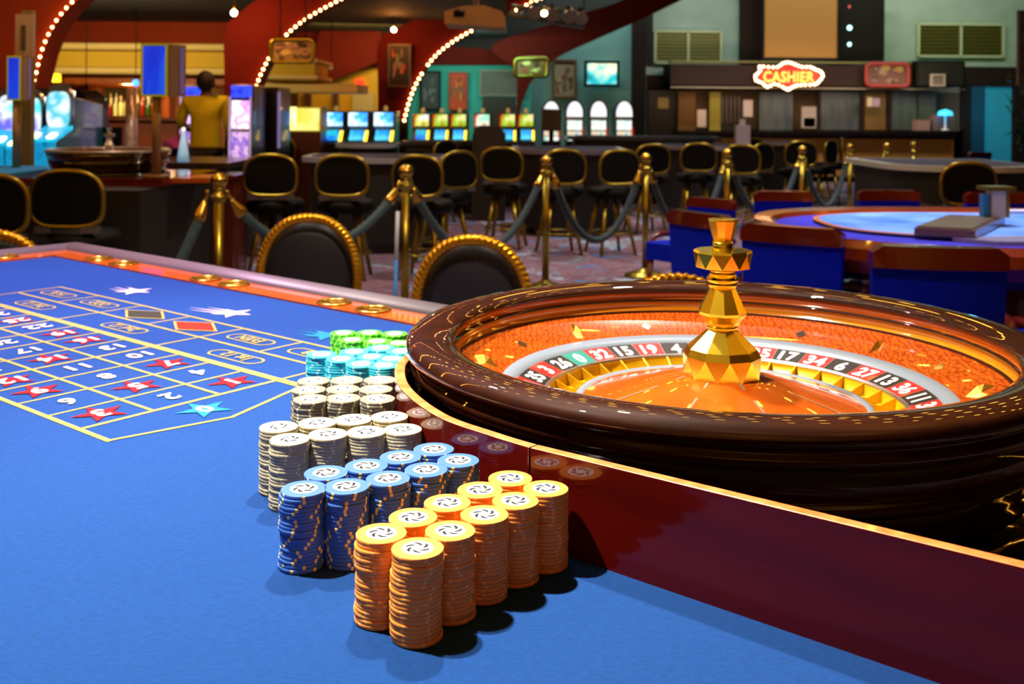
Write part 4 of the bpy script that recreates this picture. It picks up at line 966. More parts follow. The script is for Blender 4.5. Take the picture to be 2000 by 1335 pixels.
for i, (px, ty, rz, sc, lb) in enumerate(CL):
    x, y = _xy(px, ty); Y = (HC-.80*sc)*F/y; loc = (x*Y/F, Y, 0); lab = 'blue chair with cherry wood top rail, ' + lb
    if i == 0: c0.scale = (sc,)*3; c0.location = loc; c0.rotation_euler = (0, 0, rz); c0['label'] = lab; c0['group'] = gc
    else: dup(c0, loc, rz, lab, gc, sc)
# ================================================================= POKER TABLE
pk = thing('poker_table', 'large oval poker table with wooden rail, violet ring and bright blue centre', 'table', (2.52, 5.2, 0))
def sup(a, b, n=80, p=2.6, c=(0, 0)):
    return [(c[0]+math.copysign(abs(math.cos(q))**(2/p), math.cos(q))*a, c[1]+math.copysign(abs(math.sin(q))**(2/p), math.sin(q))*b) for q in [2*PI*i/n for i in range(n)]]
TZ = .75
def ring(m, A, B, zA, zB, mi=0):
    n = len(A); vs = [(p[0], p[1], zA) for p in A]+[(p[0], p[1], zB) for p in B]
    m.add(vs, [(i, (i+1) % n, n+(i+1) % n, n+i) for i in range(n)], mi, True)
m = MB(); o = [sup(1.27, .98), sup(1.31, 1.02), sup(1.30, 1.01), sup(1.24, .95), sup(1.16, .87), sup(1.13, .84)]
zz = [TZ-.12, TZ-.06, TZ-.01, TZ+.02, TZ+.012, TZ-.02]
for i in range(5): ring(m, o[i], o[i+1], zz[i], zz[i+1])
m.build('wooden_rail', mat('rail_cherry', '8a3210', .18, coat=1, noise='72260a', nscale=4), pk)
MB().prism(sup(1.15, .86), TZ-.05, TZ-.012).build('betting_ring', mat('violet_felt', '2c20b8', .85), pk)
MB().prism(sup(.92, .60, c=(.05, .17)), TZ-.011, TZ+.004).build('centre_felt', mat('bright_blue_felt', '2c6ce0', .8, noise='78a8f0', nscale=3), pk)
m = MB(); A = sup(.92, .60, c=(.05, .17)); B = sup(.95, .63, c=(.05, .17)); ring(m, A, B, TZ+.006, TZ+.004); m.build('gilt_trim', mat('orange_trim', 'c87020', .4), pk)
MB().prism(sup(1.2, .92), TZ-.16, TZ-.125).build('apron', DARKW, pk); MB().prism(sup(.33, .33), 0, TZ-.161).build('pedestal', CWOOD, pk)
MB().prism([( .25, -.62), (1.2, -.45), (1.2, -.02), (.2, -.30), (-.48, -.46), (-.35, -.60)], TZ-.011, TZ+.007).build('dealer_pad', mat('lilac_vinyl', '8c86a0', .35), pk)
trp = [Wz(1785, 450, TZ+.03), Wz(1905, 456, TZ+.03), Wz(1963, 428, TZ+.03), Wz(1855, 424, TZ+.03)]
tr_ = thing('chip_tray', 'flat brown dealer tray with low lid lying on the poker table', 'tray', (trp[0].x, trp[0].y, TZ+.0078)); L = Vector(tr_.location)
MB().prism([((p-L).x, (p-L).y) for p in trp], 0, .035).build('tray_box', mat('tray_brown', '6a5448', .35, coat=.5), tr_, bevel=.004)
MB().prism([((p-L).x*.9+.02, (p-L).y*.9+.02) for p in trp], .036, .042).build('lid', mat('tray_lid', '7a6456', .3, coat=.5), tr_)
gb = thing('drop_box', 'small gold and white box with flat top standing on the poker table by the tray', 'box', Wz(1945, 424, TZ+.046)); gb.location.z = TZ+.046
MB().box((0, 0, .07), (.07, .07, .14)).build('column', mat('pale_column', 'b8b0a0', .5), gb); MB().box((0.0, 0, .15), (.15, .12, .02)).build('top_plate', BRASSD, gb); MB().box((.05, .0, .07), (.015, .06, .14)).build('gold_side', BRASS, gb)
MB().box((-.06, 0, .06), (.03, .05, .12)).build('blue_side', mat('box_blue', '1870a8', .5), gb)
tag(MB().prism([(-.1, -.05), (.12, -.04), (.1, .06), (-.08, .05)], 0, .012).build('paper_pad', mat('paper_white', 'c8c8e0', .6), None, loc=tuple(Wz(1980, 414, TZ+.0095))), 'white paper pad lying on the poker table right of the gold box', 'paper')
# low things under the poker table
for k, (px, py, c, s) in enumerate(((1648, 540, '7a8a88', 1), (1671, 537, '8a8078', 1.3))):
    v = Wz(px, py, .45); v.z = .44
    sh = thing('drinking_glass', ('small grey-green' if k == 0 else 'pale tapered') + ' glass on the low wooden shelf beneath the poker table rail', 'glass', v)
    MB().lathe([(.0001, 0), (.028*s, 0), (.034*s, .07*s), (.032*s, .07*s), (.026*s, .005), (.0001, .005)], 16, cap=False).build('cup', mat('glass_'+c, c, .2), sh)
v = Wz(1668, 548, .43); o = thing('side_table', 'small low red wood side table between the two large blue chairs', 'table', (v.x, v.y+.05, 0))
MB().box((0, 0, .415), (.5, .34, .03)).build('table_top', CWOOD, o)
for x in (-.22, .22):
    for y in (-.14, .14): MB().tube([(x, y, 0), (x, y, .4)], .015, 8).build('leg', CWOOD, o)
# ================================================================= FAR GAMING TABLES
def gaming(label, x0, x1, ytop, Y, dep, edge='8c8c98', h=None):
    a = W(x0, ytop, Y); b = W(x1, ytop, Y); w = b.x-a.x; c = ((a.x+b.x)/2, Y, 0); t = thing('gaming_table', label, 'table', c); z = (a.z+b.z)/2
    out = [(-w/2, dep), (-w/2, dep*.35)] + [(w/2*math.cos(PI+PI*k/24), dep*.35+dep*.35*math.sin(PI+PI*k/24)) for k in range(1, 24)] + [(w/2, dep*.35), (w/2, dep)]
    MB().prism(out, z-.05, z).build('padded_edge', mat('edge_'+edge, edge, .35), t, bevel=.015)
    MB().prism([(p[0]*.88, .08+p[1]*.85) for p in out], z+.0005, z+.006).build('felt_top', mat('dark_felt', '141a38', .8), t)
    MB().prism([(p[0]*.9, .06+p[1]*.9) for p in out], .1, z-.051).build('skirt', mat('black_skirt', '060608', .7), t)
    MB().prism([(p[0]*.6, .15+p[1]*.6) for p in out], 0, .1).build('plinth', DARKW, t)
    return t
gaming('long black gaming table with pale padded edge behind the two leftmost bar stools', 575, 872, 309, 9.3, 1.0)
gaming('black gaming table with pale edge behind the third stanchion', 1000, 1232, 293, 10.7, 1.2, '7c7c9c')
gaming('black gaming table with white edge behind the straight-facing stool', 1300, 1475, 286, 12.9, 1.2)
gaming('black gaming table with grey edge beside the tan counter', 1488, 1600, 278, 15.1, 1.1, '84848c')
gaming('low black table with blue lit bar before the screens with blue decks', 648, 770, 281, 12.2, .8, '90a0b8')
gaming('long dark table with bright white edge behind the lone stool on the right', 1770, 2080, 326, 8.6, 1.6, 'b0b4b0')
gaming('dark gaming table between the slot machines and the third gaming table', 1110, 1420, 268, 14.6, 1.0, '34343c')
gaming('dark grey table before the row of slot machines, right of the low black one', 780, 960, 277, 13.0, .8, '2c2c34')
bx = thing('dark_cabinet', 'plain dark box cabinet standing below the tan counter end', 'cabinet', (W(1785, 330, 8.0).x, 8.0, 0))
MB().box((0, .2, .30), (.45, .4, .6)).build('body', DARKW, bx); MB().box((0, -.01, .31), (.38, .02, .52)).build('door', mat('cab_door_dim', '3a2a28', .5), bx)
# white bag / sheet stands on table
for (x0, y0, x1, y1, Y, lb) in ((1436, 244, 1463, 280, 12.6, 'pale lilac upright card standing on the gaming table'),):
    c = W((x0+x1)/2, y1, Y); c.z = W(1450, 286, 12.9).z+.007; Y = 13.3; c = Vector((W((x0+x1)/2, y1, Y).x, Y, c.z)); t = thing('card_holder', lb, 'card', c); a = W(x0, y0, Y)-c; b = W(x1, y1, Y)-c
    MB().box((0, 0, a.z*.5), (b.x-a.x, .12, a.z)).build('card', mat('lilac_card', 'a89cb0', .6), t); MB().box((0, 0, a.z*1.15), ((b.x-a.x)*.4, .05, a.z*.3)).build('card_tab', mat('lilac_card2', 'b0a4a4', .6), t)
# ================================================================= SECOND ROULETTE TABLE (left)
wl = Vector((W(213, 306, 6.95).x, 6.95, ZT))
t = thing('roulette_table', 'second roulette table at the far left with black body and red wood edge', 'table', (wl.x, wl.y, 0))
MB().prism([(-.85, -.84), (.52, -.84), (.56, .45), (-.85, .45)], 0.0, ZT-.10).build('black_body', mat('black_skirt', '060608', .7), t)
MB().prism([(-.9, -.55), (.55, -.55), (.6, .5), (-.9, .5)], ZT-.099, ZT-.052).build('red_edge', REDWOOD, t)
MB().prism([(-2.6, -1.0), (-.45, -1.0), (-.45, .45), (-2.6, .45)], ZT-.09, ZT-.03).build('felt_side', mat('cyan_felt', '1478b8', .8), t)
MB().prism([(-2.6, -1.07), (-.40, -1.07), (-.40, -1.0), (-2.6, -1.0)], ZT-.10, ZT-.02).build('padded_edge', mat('edge_grey2', '70787c', .4), t)
MB().box((-.75, -1.0, ZT+.0), (.14, .12, .05)).build('blue_rail_box', mat('pale_blue_box', '4aa0c0', .5), t)
MB().prism([(.53, -.40), (.78, -.36), (.78, -.05), (.6, .1)], ZT-.085, ZT-.055).build('side_shelf', mat('orange_shelf', 'b85a10', .35, coat=.5), t)
w2 = make_wheel('second roulette wheel, dark with silver rim, beneath the blue display tower', wl, 0, False)
for ch in w2.children:
    if ch.name.startswith('outer_bowl'):
        ch.data.materials.clear(); ch.data.materials.append(LACQ)
        ch.data.materials.append(mat('silver_rim', '8c8070', .3, .5))
        for p in ch.data.polygons:
            if p.center.z > .098: p.material_index = 1
# display towers
def tower(label, cx, y0, y1, w, Y, ybase, cols, mats):
    c = W(cx, ybase, Y); c.z = ZT-.05 if Y > 6 else c.z
    t = thing('display_tower', label, 'display', c); a = W(cx-w/2, y0, Y)-c; b = W(cx+w/2, y1, Y)-c
    W2, h = b.x-a.x, a.z-b.z; zc = (a.z+b.z)/2
    MB().tube([(0, .03, 0), (0, .03, b.z)], .028, 10).build('pole', mat('tan_metal', '94785a', .4, .4), t)
    MB().lathe([(.0001, 0), (.09, 0), (.09, .015), (.0001, .02)], 20, (0, .03, 0), cap=False).build('base', mat('tan_metal', '94785a', .4), t)
    MB().box((0, .05, zc), (W2, .12, h)).build('housing', mat('tan_casing', '9a8a50', .5), t)
    s = MB(); s.box((-.02*W2, -.013, zc), (W2*.80, .006, h*.92)); s.build('screen', glow('blue_screen', ['0428c8', '0838d8', '1070e0'], 1.0, 3, (3, 1, .6)), t)
    f = MB(); 
    for x in (-W2*.46, W2*.44): f.box((x, -.012, zc), (W2*.07, .02, h))
    for z in (zc-h*.49, zc+h*.49): f.box((0, -.012, z), (W2*.97, .02, h*.035))
    f.build('frame', mat('lime_frame', 'b0b818', .5, emit='a8b010', es=.25), t)
    M_ = Matrix.Translation((W2*.52, .0, 0)) @ Matrix.Rotation(.9, 4, 'Z')
    q = MB(); q.extr([(0, zc-h/2), (W2*.7, zc-h/2), (W2*.7, zc+h/2), (0, zc+h/2)], M_, .05); q.build('side_panel', mat('side_tan', '8a7460', .5), t)
    q = MB(); q.extr([(W2*.45, zc-h*.45), (W2*.6, zc-h*.45), (W2*.6, zc+h*.45), (W2*.45, zc+h*.45)], M_ @ Matrix.Translation((0, -.006, 0)), .004); q.build('side_strip', mat('violet_strip', '7868a8', .5, emit='6858a0', es=.3), t)
    return t
tower('blue screen display tower with lime frame on a pole above the second roulette wheel', 302, 86, 188, 52, 6.55, 300, None, None)
tower('narrow blue display tower half hidden by the pale post at far left', 28, 110, 196, 26, 7.15, 300, None, None)
ps = thing('sign_post', 'tall post carrying a pale poster at far left in front of the glowing slot machines', 'sign post', (W(50, 300, 7.5).x, 7.5, 0)); v = W(50, 20, 7.5)
MB().box((0, .03, v.z/2), (.075, .06, v.z)).build('post', mat('olive_post', '6a5a20', .5), ps)
a = W(32, 28, 7.45)-Vector(ps.location); b = W(66, 110, 7.45)-Vector(ps.location)
MB().box(((a.x+b.x)/2, -.05, (a.z+b.z)/2), (b.x-a.x, .03, a.z-b.z)).build('poster_board', mat('poster_pale', 'a08878', .6), ps)
MB().box(((a.x+b.x)/2-.005, -.07, (a.z+b.z)/2-.02), ((b.x-a.x)*.25, .006, (a.z-b.z)*.6)).build('poster_figure', mat('poster_fig', '40342e', .6), ps)
# wooden pillar end right of table 2
pb = thing('wooden_partition', 'dark red wooden partition end behind the nearest brass stanchion', 'partition', (W(436, 300, 7.6).x, 7.6, 0))
MB().box((0, .2, .40), (.16, .4, .80)).build('panel', mat('partition_red', '5a1c0c', .4, coat=.3), pb); MB().box((0, .2, .815), (.2, .44, .03)).build('cap', REDWOOD, pb)
bb2 = thing('gaming_table', 'black gaming table in the dark beside the wooden partition', 'table', (W(345, 300, 8.3).x, 8.3, 0))
MB().box((0, .5, .42), (.75, 1.0, .83)).build('skirt', mat('black_skirt', '060608', .7), bb2); MB().box((0, .5, .86), (.85, 1.1, .05)).build('table_top', DARKW, bb2)
# chrome flask, pink things on the second roulette table rim
def on2(px, Y, z): v = W(px, 300, Y); v.z = z; return v
for (px, Y, lb, c, r, h) in ((170, 6.60, 'small brass-lit glass candle on the rim of the second wheel, leftmost', 'a89878', .02, .03), (195, 6.58, 'small brass-lit glass candle on the rim of the second wheel, beside the turret', 'a89878', .02, .03)):
    pass
# pendant crystal column seen in the bar gap
cc = thing('glass_column', 'slim mottled grey glass column between the back bar and the blue display tower', 'column', (W(256, 300, 9.4).x, 9.4, 0))
MB().lathe([(.055, 0), (.055, W(256, 172, 9.4).z)], 16).build('tube', mat('mottled_glass', '70605c', .25, noise='a89c98', nscale=14, coat=1), cc)
MB().lathe([(.08, 0), (.08, .04), (.06, .06)], 16).build('base', DARKW, cc)
# dark lounge chairs beyond the second wheel
for (px, yt, w_, Y, rz, lb) in ((193, 248, 90, 8.75, 0, 'black high-backed chair with square back beyond the second roulette wheel'), (345, 288, 52, 9.6, 0, 'dark chair under the pink cloth by the yellow jacket')):
    v = W(px, yt, Y); w = w_*Y/F; z = v.z; t = thing('office_chair', lb, 'chair', (v.x, Y, 0), rz)
    MB().prism([(-w/2, 0), (w/2, 0), (w*.46, .07), (-w*.46, .07)], z-.42, z).build('backrest', BLACK, t, bevel=.03)
    MB().box((0, .28, z-.46), (w, .5, .09)).build('seat', BLACK, t, bevel=.02)
    MB().lathe([(.025, .05), (.025, z-.5)], 10, (0, .28, 0)).build('gas_stem', BLACKP, t)
    for k in range(5): a = 2*PI*k/5; MB().tube([(0, .28, .08), (.27*math.cos(a), .28+.27*math.sin(a), .03)], .02, 6).build('foot', BLACKP, t)
pc = thing('pink_cloth', 'magenta cloth draped over the chair beside the yellow jacket', 'cloth', W(340, 290, 9.6))
m = MB(); nx, ny = 8, 8; vs = []
for j in range(ny+1):
    for i in range(nx+1):
        u, v_ = i/nx, j/ny; x = -.11+.22*u + (.06*(1-v_)*(u-.2)); z = .16*v_*(.35+.65*u); vs.append((x, .04*math.sin(u*9+v_*3)*.4-.02, z))
m.add(vs, [(j*(nx+1)+i, j*(nx+1)+i+1, (j+1)*(nx+1)+i+1, (j+1)*(nx+1)+i) for j in range(ny) for i in range(nx)], 0, True)
o = m.build('cloth', mat('magenta_cloth', 'a02878', .8, sheen=.5), pc); md = o.modifiers.new('s', 'SOLIDIFY'); md.thickness = .006
# ================================================================= SLOT MACHINES
CABB = mat('slot_cabinet_black', '0c0c14', .3, coat=.5); CABR = mat('slot_cabinet_red', '5c120e', .3, coat=.5); CHR = mat('slot_chrome', '9aa0a8', .25, .9)
def slot(label, cx, ytop, w_, Y, style, grp, rz=0):
    v = W(cx, ytop, Y); w = w_*Y/F; H = v.z; t = thing('slot_machine', label, 'slot machine', (v.x, Y, 0), rz, grp)
    px = Y/F
    def side(prof, name, m, ww=w, bev=.012):   # prof (y,z)
        mb = MB(); Mx = Matrix.Translation((-ww/2, 0, 0)) @ Matrix.Rotation(PI/2, 4, 'Z')
        vs = [(-ww/2, y, z) for y, z in prof]+[(ww/2, y, z) for y, z in prof]; n = len(prof)
        mb.add(vs, [tuple(range(n)), tuple(reversed(range(n, 2*n)))]+[(i, n+i, n+(i+1) % n, (i+1) % n) for i in range(n)])
        return mb.build(name, m, t, bevel=bev)
    if style in ('wide', 'small'):
        scr = glow('slot_blue', ['0838e8', '30a0ff', 'd8f8ff', '2060f0'], 2.0, 5) if style == 'wide' else glow('slot_mix%d' % (cx % 3), [['c82818', 'f8ffe0', 'a0ffd0'], ['b02818', 'e8f060', 'ffffff'], ['d03018', 'a0d830', 'f8f0a0']][cx % 3], 1.1, 7)
        dk = glow('deck_blue%d' % (cx % 2), [['1030e8', '18a0e0', '60e0ff'], ['0828f0', '10c0c8', '2040f0']][cx % 2], 1.3, 5)
        z0 = H-26*px if style == 'small' else H-30*px
        side([(0, 0), (.55, 0), (.55, H), (.10, H), (.06, z0), (-.12, z0-.22), (-.12, z0-.34), (0, z0-.4)], 'cabinet', CABB)
        sh = (H-z0)*.86
        MB().box((0, .055, z0+sh*.55), (w*.80, .03, sh), rx=-.12).build('screen', scr, t)
        MB().box((0, -.03, z0-.10), (w*.60, .02, .22), rx=-.9).build('button_deck', dk, t)
        MB().box((w*.40, -.04, z0-.11), (w*.14, .02, .23), rx=-.9).build('light_strip', mat('yellow_strip', 'ffe040', emit='ffd838', es=2.2), t)
        MB().box((-w*.44, .03, z0+sh*.45), (w*.1, .05, sh*1.05)).build('side_trim', mat('red_glow_trim', 'b01410', .4, emit='b01408', es=.7) if style == 'small' else CABB, t)
        MB().lathe([(.025, 0), (.03, .03), (.02, .07), (.0001, .075)], 10, (0, .3, H), cap=False).build('candle_light', mat('candle_dim', 'c8b890', .4, emit='c8a860', es=.4), t)
    elif style == 'dome':
        side([(0, 0), (.6, 0), (.6, H-.1), (.08, H-.1), (.04, H-.55), (-.12, H-.62), (-.12, H-.75), (0, H-.8)], 'cabinet', CABB)
        mb = MB(); r = w*.42; P = [(-r, H-.24), (r, H-.24)]+[(r*math.cos(PI*k/16), H-.24+r*.45+(.24-r*.45)*math.sin(PI*k/16)) for k in range(17)]
        mb.extr(P, Matrix.Translation((0, .0, 0)), .08); mb.build('round_topper', glow('topper_white', ['c8c8ff', 'ffffff', 'f0e8ff'], 1.15, 3), t)
        P2 = [(x*1.25, H-.24+(z-H+.24)*1.12) for x, z in P]; MB().extr(P2, Matrix.Translation((0, .085, 0)), .12).build('topper_housing', CABB, t)
        MB().box((0, .03, H-.37), (w*.78, .04, .15)).build('upper_screen', glow('dome_screen', ['d0e890', 'ffffff', '60c8a8'], 1.25, 9), t)
        MB().box((0, .02, H-.50), (w*.78, .04, .07)).build('reel_window', glow('reels', ['40a0c0', 'e8e8d0', 'e08020'], 1.2, 8), t)
        MB().box((0, -.05, H-.60), (w*.78, .06, .09), rx=-.5).build('button_deck', glow('dome_screen', ['d0e890', 'ffffff', '60c8a8'], 1.25, 9), t)
        MB().box((w*.46, .0, H-.5), (.03, .06, .2)).build('red_trim', mat('red_trim', 'b01810', .4, emit='a01008', es=.5), t)
    elif style == 'round':
        side([(0, 0), (.6, 0), (.6, H-.15), (.06, H-.1), (.02, H-.36), (-.3, H-.42), (-.3, H-.62), (0, H-.9)], 'cabinet', mat('slot_teal_body', '146080', .3, coat=.5))
        mb = MB(); P = sup(w*.5, .20, 32, 2.6); mb.extr([(p[0], H-.19+p[1]) for p in P], Matrix.Translation((0, -.02, 0)), .06); mb.build('rounded_bezel', CHR, t)
        mb = MB(); P = sup(w*.42, .145, 32, 3.6); mb.extr([(p[0], H-.20+p[1]) for p in P], Matrix.Translation((0, -.035, 0)), .014); mb.build('screen', glow('round_screen%d' % (cx % 2), [['50e8f0', 'f0ffff', '7060e8', '30a0e0'], ['e8fff0', '38c0d8', 'ffffff', 'f0d878']][cx % 2], 1.3, 5), t)
        MB().box((0, -.16, H-.385), (w*1.0, .34, .03), rx=.3).build('button_deck', glow('round_deck', ['0c88c8', '18c0e0', '0c70c0'], 1.2, 12), t)
        MB().box((0, -.31, H-.53), (w*1.0, .02, .18)).build('belly_glass', glow('belly', ['0878b8', '10a0d0', '0858a0'], .9, 9), t)
        for q in (-.3, .3): MB().box((w*q, -.27, H-.40), (w*.22, .10, .03), rx=.3).build('lit_button', mat('lit_cream', 'f8ffd0', emit='e8ffb0', es=2), t)
        MB().lathe([(.03, 0), (.035, .05), (.0001, .06)], 10, (0, .2, H-.1), cap=False).build('candle_light', mat('candle_white', 'ffffff', emit='f8f0e0', es=2), t)
    elif style == 'tall':
        side([(0, 0), (.6, 0), (.6, H), (.1, H), (.02, H-.85), (-.2, H-1.0), (-.2, H-1.08), (0, H-1.15)], 'cabinet', CABB)
        MB().box((0, .08, H-.07), (w*.85, .06, .12)).build('topper', glow('topper_blue', ['0818c8', '3050f8', '0408a0'], 1.6, 12), t)
        MB().box((0, .045, H-.30), (w*.72, .03, .28), rx=-.08).build('upper_screen', glow('pink_screen', ['ffb0c8', 'ffffff', 'c878f0', 'f8d0e8'], 1.7, 7), t)
        MB().box((0, .02, H-.62), (w*.72, .03, .30), rx=-.08).build('lower_screen', glow('violet_screen', ['b060f0', 'ffd0f0', '8040d8', 'ffe0ff'], 1.0, 11), t)
        for s in (-1, 1): MB().box((s*w*.44, .03, H-.48), (w*.05, .04, .72)).build('light_edge', mat('pale_edge', 'b8a0c0', .4, emit='a890c8', es=.5), t)
        MB().box((0, -.1, H-.93), (w*.8, .2, .04), rx=.3).build('button_deck', CHR, t)
        MB().ball((-w*.2, -.12, H-.88), .03, 8).build('lit_button', mat('orange_btn', 'ff9010', emit='ff8810', es=2.5), t)
        MB().ball((w*.7, .0, H-.86), .035, 8).build('green_lamp', mat('green_btn', '40d010', emit='38d010', es=2.0), t)
    return t
g1 = 'slot machines with three wide blue screens'; g2 = 'small slot machines with red-edged screens'; g3 = 'slot machines with white dome toppers'; g4 = 'glowing round-edged slot machines at far left'
for cx, lb in ((649, 'left of the three wide blue screens'), (698, 'middle of the three wide blue screens'), (748, 'right of the three wide blue screens')): slot('slot machine with blue lit screen, ' + lb, cx, 217, 46, 13.4, 'wide', g1)
for cx, lb in ((823, 'first from the red pillar'), (860, 'second from the red pillar'), (896, 'third from the red pillar'), (942, 'yellow-green one left of the dark gap'), (992, 'first beyond the dark gap'), (1028, 'last beside the grey monitor')): slot('small red-edged slot machine, ' + lb, cx, 221, 34, 14.2, 'small', g2)
for cx, lb in ((1077, 'mostly hidden behind the grey monitor'), (1123, 'left of three fully seen'), (1170, 'middle of three fully seen'), (1220, 'nearest the dark brown pillar')): slot('slot machine with white dome topper, ' + lb, cx, 198, 36, 16.0, 'dome', g3)
for cx, yt, w_, Y, lb in ((22, 172, 48, 8.05, 'leftmost, behind the narrow display tower'), (68, 178, 34, 8.05, 'slim middle one beside the pale post'), (117, 165, 52, 8.05, 'right of the pale post, with rounded screen')): slot('glowing cyan and white slot machine, ' + lb, cx, yt, w_, Y, 'round', g4)
slot('tall slot machine with pink and violet screens right of the yellow jacket', 468, 165, 46, 10.2, 'tall', 'tall slot machines with blue toppers')
slot('tall slot machine with blue topper mostly hidden by the yellow jacket', 372, 168, 46, 12.0, 'tall', 'tall slot machines with blue toppers')
t = thing('machine_cabinet', 'tall black machine cabinet seen from the side, right of the pink screens', 'cabinet', (W(519, 170, 11.0).x, 11.0, 0)); z = W(519, 170, 11).z
MB().prism([(-.14, 0), (.13, 0), (.15, .55), (-.12, .55)], 0, z).build('body', CABB, t, bevel=.02); MB().box((.145, .0, z-.35), (.02, .05, .6)).build('lit_edge', mat('violet_edge', '9088c8', emit='8078c0', es=.5), t)
MB().ball((-.03, -.01, z-.3), .02, 8).build('lock', CHR, t)
t = thing('machine_cabinet', 'black rounded machine cabinet right of the glowing round-edged slot machines', 'cabinet', (W(156, 170, 10.6).x, 10.6, 0)); z = W(156, 175, 10.6).z
MB().extr([(-.14, 0), (.1, 0), (.1, z-.2), (.06, z-.07), (-.02, z), (-.14, z)], Matrix.Identity(4), .5).build('body', mat('cab_wine', '140c10', .4), t, bevel=.02); MB().box((0, -.01, .9), (.16, .02, .7)).build('door', CABB, t)
t = thing('light_box', 'bright yellow glowing machine front with two lit panels', 'light box', (W(586, 258, 12.9).x, 12.9, 0)); L = Vector(t.location)
a = W(544, 208, 12.9)-L; b = W(628, 258, 12.9)-L
MB().box(((a.x+b.x)/2, .2, (a.z+b.z)/2), (b.x-a.x, .4, a.z-b.z)).build('housing', mat('yellow_box', 'c8a010', .5), t)
YG = glow('yellow_light', ['e8c000', 'f8e030', 'ffff90', 'e8c800'], 1.1, 2.2)
MB().box((a.x+.19*(b.x-a.x)+.02, -.01, (a.z+b.z)/2+.01), ((b.x-a.x)*.38, .02, (a.z-b.z)*.92)).build('lit_panel', glow('white_yellow_light', ['ffe020', 'ffff80', 'ffffe0'], 1.5, 3), t)
MB().box((a.x+.69*(b.x-a.x), -.01, (a.z+b.z)/2), ((b.x-a.x)*.52, .02, (a.z-b.z)*.88)).build('lit_panel', YG, t)
MB().box(((a.x+b.x)/2, .2, b.z/2), ((b.x-a.x)*.95, .36, b.z)).build('lower_cabinet', mat('orange_cab', '4a1c0a', .4), t)
t = thing('monitor', 'large dark grey monitor on a stand before the white dome slot machines', 'monitor', (W(1077, 256, 12.9).x, 12.9, 0)); z = W(1077, 234, 12.9).z; hh = 42*12.9/F
MB().box((0, 0, z), (38*12.9/F, .05, hh), rx=0, ry=.03).build('screen', mat('grey_screen', '3a3634', .35), t, bevel=.008); MB().tube([(0, .05, 0), (0, .05, z-.1)], .03, 8).build('stand', BLACKP, t); MB().lathe([(.0001, 0), (.2, 0), (.18, .03), (.0001, .035)], 20, (0, .05, 0), cap=False).build('base', BLACKP, t)
t = thing('dark_cabinet', 'dark rounded chair-high cabinet hiding the middle of the small slot row', 'cabinet', (W(955, 262, 12.3).x, 12.3, 0)); z = W(955, 246, 12.3).z
MB().extr([(-.2, 0), (.2, 0), (.2, z-.1), (.12, z), (-.12, z), (-.2, z-.1)], Matrix.Identity(4), .4).build('body', mat('dim_brown', '140e0a', .6), t, bevel=.02); MB().box((0, -.01, z-.25), (.3, .02, .3)).build('back_panel', mat('dim_brown2', '1c140e', .6), t)
t = thing('counter_cup', 'turquoise glowing lamp at the right end of the cashier counter', 'lamp', W(1846, 254, YC-.95))
MB().lathe([(.07, 0), (.07, .02), (.02, .03), (.02, .28), (.0001, .28)], 14, cap=False).build('stem', WHITE, t); MB().lathe([(.14, .28), (.12, .36), (.0001, .40)], 14, cap=False).build('lamp_shade', mat('turq', '40c8f0', emit='30b8f0', es=1.8), t)
for (x0, y0, x1, y1, lb, c) in ((1790, 236, 1816, 255, 'group of small pale pink boxes on the cashier counter, left', '9a7a70'), (1824, 226, 1863, 255, 'large dull pink box on the cashier counter, right', '7a6060')):
    v = W((x0+x1)/2, 255, YC-.78); o = thing('counter_box', lb, 'box', v); w = (x1-x0)*YC/F; h = (y1-y0)*YC/F
    MB().box((0, .1, h/2), (w, .2, h)).build('carton', mat('box_'+c, c, .6), o); MB().box((0, .1, h+.006), (w*1.03, .21, .012)).build('lid', mat('lid_'+c, c, .5), o)
t = thing('dark_doorway_panel', 'dark door with small lit yellow notice left of the cashier windows', 'door', (W(1295, 300, YC-.2).x, YC+.1, 0)); L = Vector(t.location)
a = W(1266, 176, YC+.1)-L; b = W(1322, 345, YC+.1)-L
MB().box(((a.x+b.x)/2, .05, a.z/2), (b.x-a.x, .08, a.z)).build('door_leaf', mat('near_black_door', '1a100c', .5), t); a = W(1286, 190, YC)-L; b = W(1307, 212, YC)-L
MB().box(((a.x+b.x)/2, -.01, (a.z+b.z)/2), (b.x-a.x, .02, a.z-b.z)).build('notice', mat('notice_tan', 'a08848', .6), t)
# ================================================================= PERSON IN YELLOW JACKET
def skin_mesh(name, joints, edges, m, parent, root=0, sub=2):
    me = bpy.data.meshes.new(name); me.from_pydata([j[0] for j in joints], edges, []); o = bpy.data.objects.new(name, me); COL.objects.link(o); o.parent = parent
    md = o.modifiers.new('skin', 'SKIN'); md.use_smooth_shade = True
    for i, j in enumerate(joints):
        sv = me.skin_vertices[0].data[i]; r = j[1]; sv.radius = r if isinstance(r, tuple) else (r, r); sv.use_root = (i == root)
    s = o.modifiers.new('sub', 'SUBSURF'); s.levels = sub; s.render_levels = sub
    me.materials.append(m); return o
PY = 11.0; pv = W(402, 190, PY)
per = thing('person', 'person seen from behind in yellow jacket and black trousers, one elbow bent', 'person', (pv.x, PY, 0))
SK = mat('brown_skin', '5a3424', .55)
